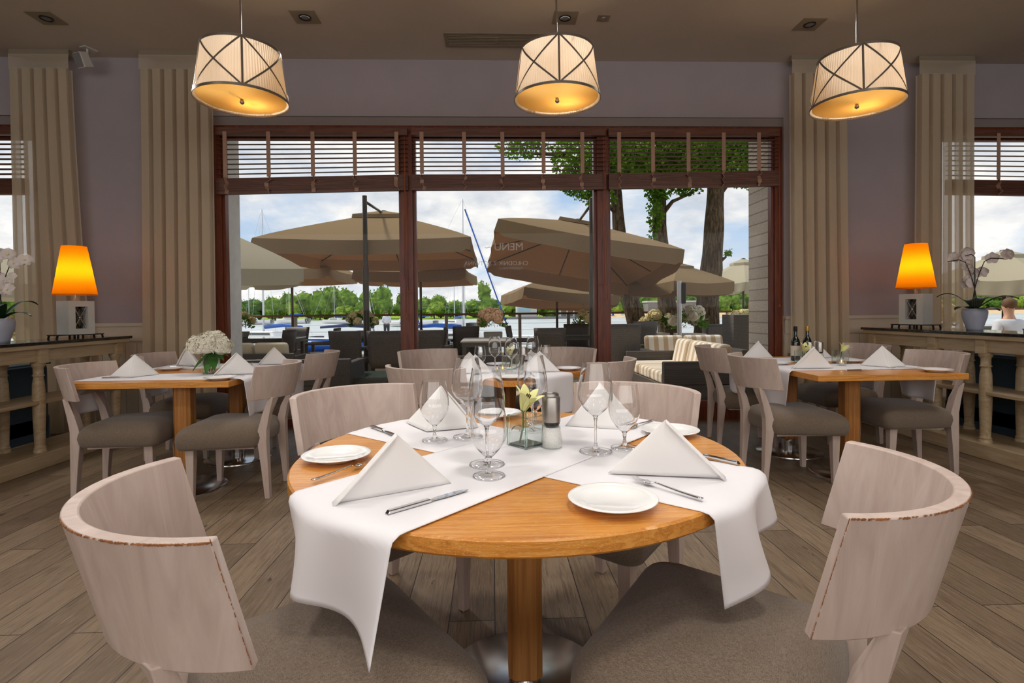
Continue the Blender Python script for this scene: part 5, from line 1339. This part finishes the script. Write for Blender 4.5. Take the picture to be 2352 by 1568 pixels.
for i in range(420):
    x = rnd.uniform(6.5, 8.1); y = rnd.uniform(13.85, 14.15); h = rnd.uniform(0.15, 0.42); d = rnd.uniform(-.12, .12); m.add([(x - 0.006, y, 0.8), (x + 0.006, y, 0.8), (x + d, y + d * 0.5, 0.8 + h)], [(0, 1, 2)])
tag(obj('reed_grass', m, G['reed_leaves']), 'bright green grass growing from the wicker planters', 'grass', kind='stuff')
t = thing('wicker_screen', 'tall dark wicker screen box beside the stone pillar', 'screen', (4.55, 9.9, -0.02)); obj('panel', M().b2((-0.2, -0.25, 0), (0.2, 0.25, 1.12)), G['grey_wicker'], t, bevel=0.01)
t = thing('wicker_planter', 'wide grey wicker box outside the right side window', 'planter', (9.9, 9.9, -0.02)); obj('box', M().b2((-0.9, -0.25, 0), (0.9, 0.25, 0.85)), G['grey_wicker'], t, bevel=0.01)
t = thing('terrace_post', 'slim grey metal post with a dark box near its top, left of the thick trunk', 'post', (4.04, 11.6, -0.02)); obj('pole', M().tube([(0, 0, 0), (0, 0, 1.84)], 0.05, 14), G['mast_metal'], t, smooth=True, autos=40); obj('lamp_box', M().b2((0.04, -0.06, 1.35), (0.13, 0.06, 1.80)), G['black_iron'], t, bevel=0.02)

# ------------------------------------------------------------------ trees on the terrace
def trunk_mesh(pts, rad, seed, n=18, sub=6):
    P = []; Rr = []
    for i in range(len(pts) - 1):
        for s in range(sub):
            f = s / sub; P.append(Vector(pts[i]).lerp(Vector(pts[i + 1]), f)); Rr.append(rad[i] * (1 - f) + rad[i + 1] * f)
    P.append(Vector(pts[-1])); Rr.append(rad[-1])
    m = M(); v, f = [], []
    for j, p in enumerate(P):
        for k in range(n):
            a = 2 * pi * k / n; q = Vector((cos(a), sin(a), 0)); nz = 1 + 0.16 * noise.noise(Vector((q.x * 1.6, q.y * 1.6, p.z * 1.8 + seed))) + 0.05 * noise.noise(Vector((q.x * 6, q.y * 6, p.z * 3 + seed)))
            v.append(p + q * Rr[j] * nz)
    for j in range(len(P) - 1):
        for k in range(n): f.append((j * n + k, j * n + (k + 1) % n, (j + 1) * n + (k + 1) % n, (j + 1) * n + k))
    return m.add(v, f)
def leaf_cloud(clusters, seed, size=0.09):
    rnd = random.Random(seed); m = M()
    for cx, cy, cz, rx, ry, rz_, n in clusters:
        cz += 0.3 if n > 50 else 0.1
        for i in range(int(n * 2.5)):
            while 1:
                d = Vector((rnd.uniform(-1, 1), rnd.uniform(-1, 1), rnd.uniform(-1, 1)))
                if d.length <= 1: break
            p = Vector((cx + d.x * rx, cy + d.y * ry, cz + d.z * rz_)); u = Vector((rnd.uniform(-1, 1), rnd.uniform(-1, 1), rnd.uniform(-0.8, 0.3))).normalized(); w = u.orthogonal().normalized(); w = Matrix.Rotation(rnd.uniform(0, 6.28), 3, u) @ w
            s = size * rnd.uniform(0.6, 1.25); up = u.cross(w) * s * 0.12
            m.add([p, p + u * s * 0.45 + w * s * 0.42 + up, p + u * s, p + u * s * 0.45 - w * s * 0.42 + up], [(0, 1, 2, 3)])
    return m
def terrace_tree(label, base, pts, rad, seed, clusters, branches):
    t = thing('terrace_tree', label, 'tree', base)
    obj('trunk', trunk_mesh(pts, rad, seed), G['tree_bark'], t, smooth=True)
    for b in branches: obj('branch', M().tube(b, [0.07 * (1 - 0.75 * i / (len(b) - 1)) + 0.008 for i in range(len(b))], 8), G['tree_bark'], t, smooth=True)
    obj('foliage', leaf_cloud(clusters, seed), G['tree_leaves'], t)
    return t
terrace_tree('leaning tree trunk just right of the right mullion', (4.3, 15.0, -0.02), [(-0.0, 0, -0.1), (-0.3, 0, 1.0), (-0.62, 0, 2.0), (-0.75, 0, 3.4), (-1.0, 0, 6.5)], [0.32, 0.27, 0.23, 0.17, 0.12], 1,
    [(-1.5, -0.3, 5.1, 1.2, 1.0, 0.85, 1900), (-0.5, -0.6, 4.85, 0.9, 0.8, 0.5, 800), (-1.8, -0.6, 4.3, 0.7, 0.5, 0.45, 500), (-3.4, -0.3, 5.35, 0.75, 0.5, 0.35, 330), (0.0, 0, 5.4, 1.1, 1.0, 0.7, 900), (-1.45, -0.8, 3.85, 0.45, 0.3, 0.3, 160)],
    [[(-0.85, 0, 4.6), (-1.4, -0.2, 5.1), (-2.2, -0.4, 5.4)], [(-0.8, 0, 3.9), (-1.3, -0.4, 4.2), (-1.9, -0.6, 4.2)], [(-2.2, -0.4, 5.4), (-3.2, -0.3, 5.45)]])
terrace_tree('slender upright tree with leafy sprigs, middle of the three trunks', (4.9, 15.05, -0.02), [(0.1, 0, -0.1), (0.0, 0, 1.2), (-0.12, 0, 2.4), (-0.22, 0, 3.6), (-0.15, 0, 6.5)], [0.28, 0.26, 0.22, 0.19, 0.12], 2,
    [(-0.2, -0.2, 5.2, 1.1, 1.1, 0.95, 1800), (0.3, -0.7, 4.7, 0.8, 0.6, 0.4, 500), (-0.35, -0.4, 4.2, 0.4, 0.3, 0.4, 260), (-0.45, -0.4, 3.6, 0.22, 0.2, 0.6, 150), (0.45, -0.3, 4.3, 0.45, 0.3, 0.28, 220), (0.9, -0.2, 5.2, 0.9, 0.8, 0.7, 700), (-0.55, -0.45, 2.95, 0.14, 0.12, 0.35, 45)],
    [[(-0.2, 0, 3.8), (0.1, -0.2, 4.2), (0.6, -0.3, 4.4)], [(-0.2, 0, 3.4), (-0.4, -0.3, 3.7), (-0.5, -0.4, 3.2)]])
terrace_tree('thick upright tree trunk nearest the stone pillar', (5.85, 14.6, -0.02), [(-0.05, 0, -0.1), (0.0, 0, 1.2), (0.12, 0, 2.3), (0.2, 0, 3.6), (0.35, 0, 6.5)], [0.36, 0.31, 0.28, 0.24, 0.18], 3,
    [(0.0, -0.6, 5.2, 1.3, 1.0, 0.85, 1800), (1.2, 0, 5.1, 1.2, 1.0, 0.9, 2300), (1.6, 0, 4.5, 0.6, 0.6, 0.35, 300), (0.45, -0.3, 2.62, 0.1, 0.1, 0.1, 16)],
    [[(0.25, 0, 4.2), (0.8, 0, 4.9), (1.5, 0, 5.3)], [(0.3, 0, 2.5), (0.42, -0.25, 2.62)]])

# ------------------------------------------------------------------ boats
def sailboat(label, x, y, L, rz, mast_h, hull='boat_white', sail='boat_blue', lean=0.0, name='sailboat', stripe='boat_navy', boom=True):
    t = thing(name, label, 'boat', (x, y, -1.2), rz)
    def hf(u, w):
        s = u * 2 - 1; b = L * 0.16 * (1 - max(0, s) ** 2.2) * (1 - 0.25 * max(0, -s) ** 3); k = abs(w - 0.5) * 2; zz = 0.75 + 0.12 * s * s
        return (s * L / 2, (1 if w > 0.5 else -1) * b * min(1, k * 1.6) ** 0.6, -0.15 + (zz + 0.15) * k ** 1.3)
    obj('hull', M().grid(hf, 17, 13), G[hull], t, smooth=True)
    obj('stripe', M().grid(lambda u, w: (hf(u, 0.03)[0], hf(u, 0.03)[1] * 1.02, hf(u, 0)[2] - 0.12 - 0.07 * w), 17, 2), G[stripe], t)
    obj('deck', M().grid(lambda u, w: (hf(u, 1)[0], hf(u, 1)[1] * (w * 2 - 1), hf(u, 1)[2] + 0.03 * (1 - (2 * w - 1) ** 2)), 17, 5), G['boat_white'], t, smooth=True)
    obj('cabin', M().box((L * 0.06, 0, 1.02), (L * 0.36, L * 0.17, 0.38), taper=0.8), G['boat_white'], t, bevel=0.06, seg=3)
    obj('cabin_window', M().box((L * 0.06, 0, 1.04), (L * 0.26, L * 0.172, 0.12), taper=0.9), G['boat_hatch'], t)
    if mast_h:
        m0 = Matrix.Rotation(lean, 4, 'Y')
        mm = M().tube([(L * 0.08, 0, 0.9), (L * 0.08, 0, mast_h)], [0.07, 0.045], 8).bar((L * 0.08, -0.5, mast_h * 0.62), (L * 0.08, 0.5, mast_h * 0.62), 0.03, 0.03); mm.rot(m0)
        obj('mast', mm, G['mast_metal'], t, smooth=True)
        w_ = M()
        for p in ((L * 0.48, 0, 0.95), (-L * 0.47, 0, 0.95), (L * 0.08, L * 0.15, 0.85), (L * 0.08, -L * 0.15, 0.85)): w_.tube([p, tuple(m0 @ Vector((L * 0.08, 0, mast_h)))], 0.009, 4)
        obj('rigging', w_, G['mast_metal'], t)
        if boom: obj('furled_sail', M().tube([(L * 0.06, 0, 1.5), (-L * 0.15, 0, 1.62), (-L * 0.36, 0, 1.5)], [0.14, 0.13, 0.07], 10), G[sail], t, smooth=True)
    return t
s1 = sailboat('white sailboat with a blue furled sail, left of the parasol mast', -15.2, 38, 7.5, radians(158), 9.6)
s2 = sailboat('sailboat with a dark leaning mast behind the left mullion', -8.2, 36, 8.0, radians(20), 8.5, 'boat_blue', 'boat_navy', lean=radians(-9), stripe='boat_white')
obj('furled_jib', M().tube([(3.8, 0, 0.95), (0.7, 0, 8.0)], 0.05, 8), G['boat_navy'], s2, smooth=True)
s3 = sailboat('white sailboat with blue canopy frame and very tall mast in the middle pane', -2.3, 33, 7.6, radians(10), 9.2, stripe='boat_navy')
obj('furled_jib', M().tube([(3.5, 0, 0.95), (0.75, 0, 8.6)], 0.045, 8), G['boat_blue'], s3, smooth=True)
m = M()
for dx in (-1.9, -2.9):
    m.tube([(dx, -0.85, 0.9), (dx - 0.1, -0.75, 1.75), (dx - 0.1, 0.75, 1.75), (dx, 0.85, 0.9)], 0.04, 6)
obj('canopy_frame', m, G['boat_blue'], s3, smooth=True); obj('canopy_cloth', M().b2((-3.2, -0.8, 1.74), (-1.9, 0.8, 1.8)), G['boat_blue'], s3)
sailboat('white motorboat with a red stripe right of the grey flower pot', 1.8, 27, 5.0, radians(172), 0, name='motorboat', stripe='boat_red')
sailboat('white motorboat with dark windscreen behind the left terrace table', -12.0, 24, 5.5, radians(200), 0, name='motorboat')
for lab, x, y, L, h, ln in (('far sailboat with a leaning white mast, left pane', -54, 125, 9, 12, 6), ('far sailboat with twin shrouds beside the leaning one', -47, 130, 9, 13.5, 0), ('far sailboat at the right of the left pane', -36, 128, 8, 10, 0),
    ('sailboat with bare mast in the left of the middle pane', -13.5, 92, 9, 11, 0), ('sailboat with leaning mast in the left of the middle pane', -5.0, 78, 8, 10, -12), ('far small sailboat before the poplars', -66, 132, 8, 8, 0)):
    dup(s1, (x, y, -1.2), D_(160 + ln * 3), lab, (L / 7.5, L / 7.5, h / 9.6))

# ------------------------------------------------------------------ far shore
def crown(seed, sc, mat, nz=0.5):
    m = M()
    rnd = random.Random(seed)
    for i in range(7):
        c = (rnd.uniform(-.45, .45), rnd.uniform(-.3, .3), rnd.uniform(0.25, 0.85)); m.ball(tuple(a * b for a, b in zip(c, (sc[0], sc[1], sc[2]))), 0.42 * sc[0], 14, 9, (1, 1, sc[2] / sc[0] * 0.62), nz, 3.0, seed + i * 7)
    return m
def leafy(seed, m, size, n=900):
    rnd = random.Random(seed); out = M(); vs = m.v
    for i in range(n):
        p = Vector(rnd.choice(vs)) * rnd.uniform(0.9, 1.08); u = Vector((rnd.uniform(-1, 1), rnd.uniform(-1, 1), rnd.uniform(-1, 1))).normalized(); w = u.orthogonal().normalized(); s = size * rnd.uniform(0.5, 1.2)
        out.add([p - u * s - w * s, p + u * s - w * s * .6, p + w * s], [(0, 1, 2)])
    return out
protos = []
for i, (sc, mat) in enumerate((((7, 5, 8), 'far_foliage'), ((6, 5, 7), 'far_foliage_light'), ((8, 5, 9), 'far_foliage_dark'), ((5, 4, 8), 'far_foliage'), ((7, 5, 6), 'far_foliage_dark'))):
    lab = ('mid green rounded tree in the wood on the far shore', 'yellow green tree at the front of the wood on the far shore', 'dark broad tree in the wood on the far shore', 'narrow mid green tree in the wood on the far shore', 'low dark tree in the wood on the far shore')[i]
    t = thing('far_tree', lab, 'tree', (0, 0, 0), 0, 'trees on the far shore')
    cm_ = crown(i * 11 + 3, sc, mat); l_ = leafy(i, cm_, 0.32, 1500); cm_.add(l_.v, l_.f)
    obj('crown', cm_, G[mat], t, smooth=False); obj('trunk', M().tube([(0, 0, -0.5), (0, 0, sc[2] * 0.5)], [0.4, 0.25], 8), G['tree_bark'], t, smooth=True)
    protos.append([t, 0])
rnd = random.Random(77)
def place(x, y, k, s, z=-0.9):
    t, used = protos[k]
    q = x / y; where = ('seen through the left side window' if q < -0.66 else 'behind the left window pane' if q < -0.19 else 'behind the middle window pane' if q < 0.2 else 'behind the right window pane' if q < 0.56 else 'seen through the right side window')
    lab = ('mid green rounded', 'yellow green', 'dark broad', 'narrow mid green', 'low dark')[k] + ' far shore tree, ' + ('back row, ' if y > 195 else 'front row, ') + where
    if used: dup(t, (x, y, z), rnd.uniform(0, 6.28), lab, s)
    else: t.location = (x, y, z); t.scale = s; protos[k][1] = 1; t['label'] = lab
def hgt(x):
    """height scale of the skyline against X"""
    pts = [(-230, 1.0), (-100, 0.9), (-88, 0.55), (-72, 0.9), (-60, 1.1), (-40, 1.0), (-30, 0.72), (-8, 0.6), (8, 0.6), (18, 1.05), (32, 1.1), (45, 0.9), (65, 0.9), (95, 0.95), (260, 0.95)]
    for (a, p), (b, q) in zip(pts, pts[1:]):
        if a <= x <= b: return p + (q - p) * (x - a) / (b - a)
    return 1
x = -215
while x < 235:
    h = hgt(x); place(x, 200 + rnd.uniform(-3, 6), rnd.choice((0, 2, 3, 0)), (1.05, 1.0, h * rnd.uniform(0.85, 1.1) * 1.3)); x += rnd.uniform(5.6, 7.4)
x = -180
while x < 200:
    if abs(x - 12) > 5: place(x, 191 + rnd.uniform(-1, 2), rnd.choice((1, 4, 1, 3)), (0.75, 0.65, rnd.uniform(0.6, 0.85))); 
    x += rnd.uniform(6, 9)
def tall(lab, x, y, h, w, seed, mat):
    t = thing('tall_tree', lab, 'tree', (x, y, -1)); m = M(); rnd = random.Random(seed)
    for i in range(9): m.ball((rnd.uniform(-w, w) * .5, rnd.uniform(-w, w) * .5, h * (0.25 + 0.68 * i / 8)), w * rnd.uniform(0.5, 0.75) * (1.15 - 0.6 * i / 8), 12, 8, (1, 1, 1.3), 0.6, 3, seed + i)
    l_ = leafy(seed, m, 0.32, 1500); obj('crown', l_.add(m.v, m.f), G[mat], t); obj('trunk', M().tube([(0, 0, 0), (0, 0, h * 0.8)], [0.35, 0.1], 8), G['tree_bark'], t, smooth=True)
tall('tall airy poplar at the left edge of the left pane', -96.5, 188, 10.5, 3.2, 2, 'far_foliage'); tall('tall airy poplar second from the left edge of the left pane', -90.0, 188, 11.5, 3.4, 5, 'far_foliage')
tall('tall slender tree beside the blue forestay in the middle pane', -2.5, 188, 11.5, 2.8, 9, 'far_foliage')

t = thing('glass_boathouse', 'white boathouse with a glazed tower on the far shore', 'building', (12.5, 172, -1.1))
obj('low_wing', M().b2((-4.8, -3, 0), (1.5, 3, 5.0)), G['pale_building'], t); obj('tower', M().b2((1.6, -3, 3.4), (7.0, 3, 8.6)), G['pale_building'], t)
obj('tower_glazing', M().b2((1.9, -3.06, 3.9), (6.7, -3.0, 8.2)), G['building_glass'], t); obj('wing_window', M().b2((-4.2, -3.06, 2.2), (-0.5, -3.0, 4.2)), G['building_glass'], t)
obj('jetty', M().b2((-9, -6, -0.2), (13, -3, 0.6)), G['grey_building'], t)
m = M()
for i in range(3): m.b2((1.9 + 1.6 * i, -3.1, 3.9), (2.0 + 1.6 * i, -3.05, 8.2))
m.b2((1.9, -3.1, 5.9), (6.7, -3.05, 6.05)); obj('glazing_bars', m, G['pale_building'], t)
t = thing('beach_pavilion', 'long pale pavilion with posts on the far shore left of the right mullion', 'building', (29, 180, -0.9))
obj('roof', M().b2((-7, -3, 3.4), (9, 3, 4.4)), G['pale_building'], t); obj('wall', M().b2((-6.5, -1, 0), (8.5, 3, 3.4)), G['grey_building'], t)
for i in range(8): obj('post', M().b2((-6.8 + i * 2.2, -2.8, 0), (-6.4 + i * 2.2, -2.5, 3.4)), G['pale_building'], t)
t = thing('grey_hall', 'flat grey building behind the trunks on the far shore', 'building', (62, 186, -0.6))
obj('wall', M().b2((-9, -3, 0), (11, 3, 4.6)), G['grey_building'], t); obj('roof_edge', M().b2((-9.3, -3.3, 4.4), (11.3, 3.3, 4.9)), G['pale_building'], t)
for i, x in enumerate((82, 96, 103)):
    t = thing('beach_pole', ('leaning wooden pole on the beach', 'thin upright pole on the beach', 'short pole with a red flag on the beach')[i], 'pole', (x, 172, -1))
    obj('pole', M().tube([(0, 0, 0), (1.5 if i == 0 else 0, 0, (11, 9, 5)[i])], 0.18, 6), G['rail_wood'], t)
    if i == 2: obj('flag', M().b2((0.1, 0, 3.6), (1.6, 0.05, 4.8)), G['flag_red'], t)
rnd = random.Random(8)
mats_ = ('flag_red', 'boat_white', 'boat_blue', 'skin', 'pale_building', 'gold_foil')
for i in range(22):
    t = tag(obj('beach_shelter', M().box((0, 0, 0.5), (rnd.uniform(0.6, 1.6), 0.8, rnd.uniform(0.8, 1.6)), taper=0.6), G[rnd.choice(mats_)]), 'tiny bright beach shelter on the sand of the far shore', 'beach shelter', 'beach shelters on the far shore')
    t.location = (rnd.uniform(36, 120), rnd.uniform(171, 180), -0.45 + 0.05)

# ------------------------------------------------------------------ people
def skinned(name, pts, edges, rad, mat, parent, sub=1):
    me = bpy.data.meshes.new(name); me.from_pydata(pts, edges, []); me.update(); me.materials.append(G[mat])
    o = bpy.data.objects.new(name, me); COL.objects.link(o); o.parent = parent
    k = o.modifiers.new('skin', 'SKIN'); lay = me.skin_vertices[0].data if me.skin_vertices else None
    if lay is None:
        bpy.context.view_layer.objects.active = o; bpy.ops.mesh.customdata_skin_add(); lay = me.skin_vertices[0].data
    for i, r in enumerate(rad): lay[i].radius = (r, r)
    lay[0].use_root = True
    k.use_smooth_shade = True
    q = o.modifiers.new('sub', 'SUBSURF'); q.levels = sub; q.render_levels = sub
    return o
def person(name_label, x, y, z, rz, seated=False):
    t = thing('person', name_label, 'person', (x, y, z), rz)
    hip = 0.93 if not seated else 0.47
    P = [(0, 0, hip), (0, 0, hip + 0.2), (0, -0.01, hip + 0.42), (0, 0, hip + 0.56), (0, 0.01, hip + 0.66), (0, 0.02, hip + 0.74)]
    R = [0.14, 0.125, 0.15, 0.065, 0.07, 0.095]; E = [(0, 1), (1, 2), (2, 3), (3, 4), (4, 5)]
    P.append((0, 0.02, hip + 0.80)); R.append(0.09); E.append((5, 6))
    for s in (-1, 1):
        b = len(P); P += [(s * 0.19, 0, hip + 0.47), (s * 0.25, -0.02, hip + 0.2), (s * 0.22, 0.14, hip + 0.12), (s * 0.17, 0.24, hip + 0.18)]; R += [0.065, 0.048, 0.038, 0.03]
        E += [(2, b), (b, b + 1), (b + 1, b + 2), (b + 2, b + 3)]
        b = len(P)
        if seated: P += [(s * 0.11, 0.05, hip - 0.02), (s * 0.13, 0.45, hip), (s * 0.13, 0.47, 0.08), (s * 0.13, 0.6, 0.05)]
        else: P += [(s * 0.10, 0, hip - 0.06), (s * 0.11, 0.01, 0.5), (s * 0.11, -0.01, 0.09), (s * 0.12, 0.13, 0.04)]
        R += [0.095, 0.06, 0.04, 0.03]; E += [(0, b), (b, b + 1), (b + 1, b + 2), (b + 2, b + 3)]
    skinned('body', P, E, R, 'skin', t)
    sh = [P[0], P[1], P[2], (0, 0, hip + 0.53)] + [P[7], P[8]] + [P[15], P[16]]
    skinned('shirt', sh, [(0, 1), (1, 2), (2, 3), (2, 4), (4, 5), (2, 6), (6, 7)], [0.165, 0.15, 0.172, 0.085, 0.09, 0.075, 0.09, 0.075], 'shirt_white', t)
    lg = [P[0]] + P[11:14] + P[19:22]
    skinned('trousers', lg, [(0, 1), (1, 2), (2, 3), (0, 4), (4, 5), (5, 6)], [0.155, 0.12, 0.08, 0.06, 0.12, 0.08, 0.06], 'trousers_dark', t)
    obj('hair', M().ball((0, -0.005, hip + 0.80), 0.105, 16, 10, (0.95, 1.02, 0.95), 0.12, 6), G['hair_brown'], t, smooth=True)
    return t
person('person in a white shirt standing among the boats behind the parasol mast', -6.9, 36, -1.05 + 0.55, radians(10))
person('person with short brown hair and pale shirt seated outside the right side window, from behind', 8.75, 8.9, -0.02, radians(0), True)
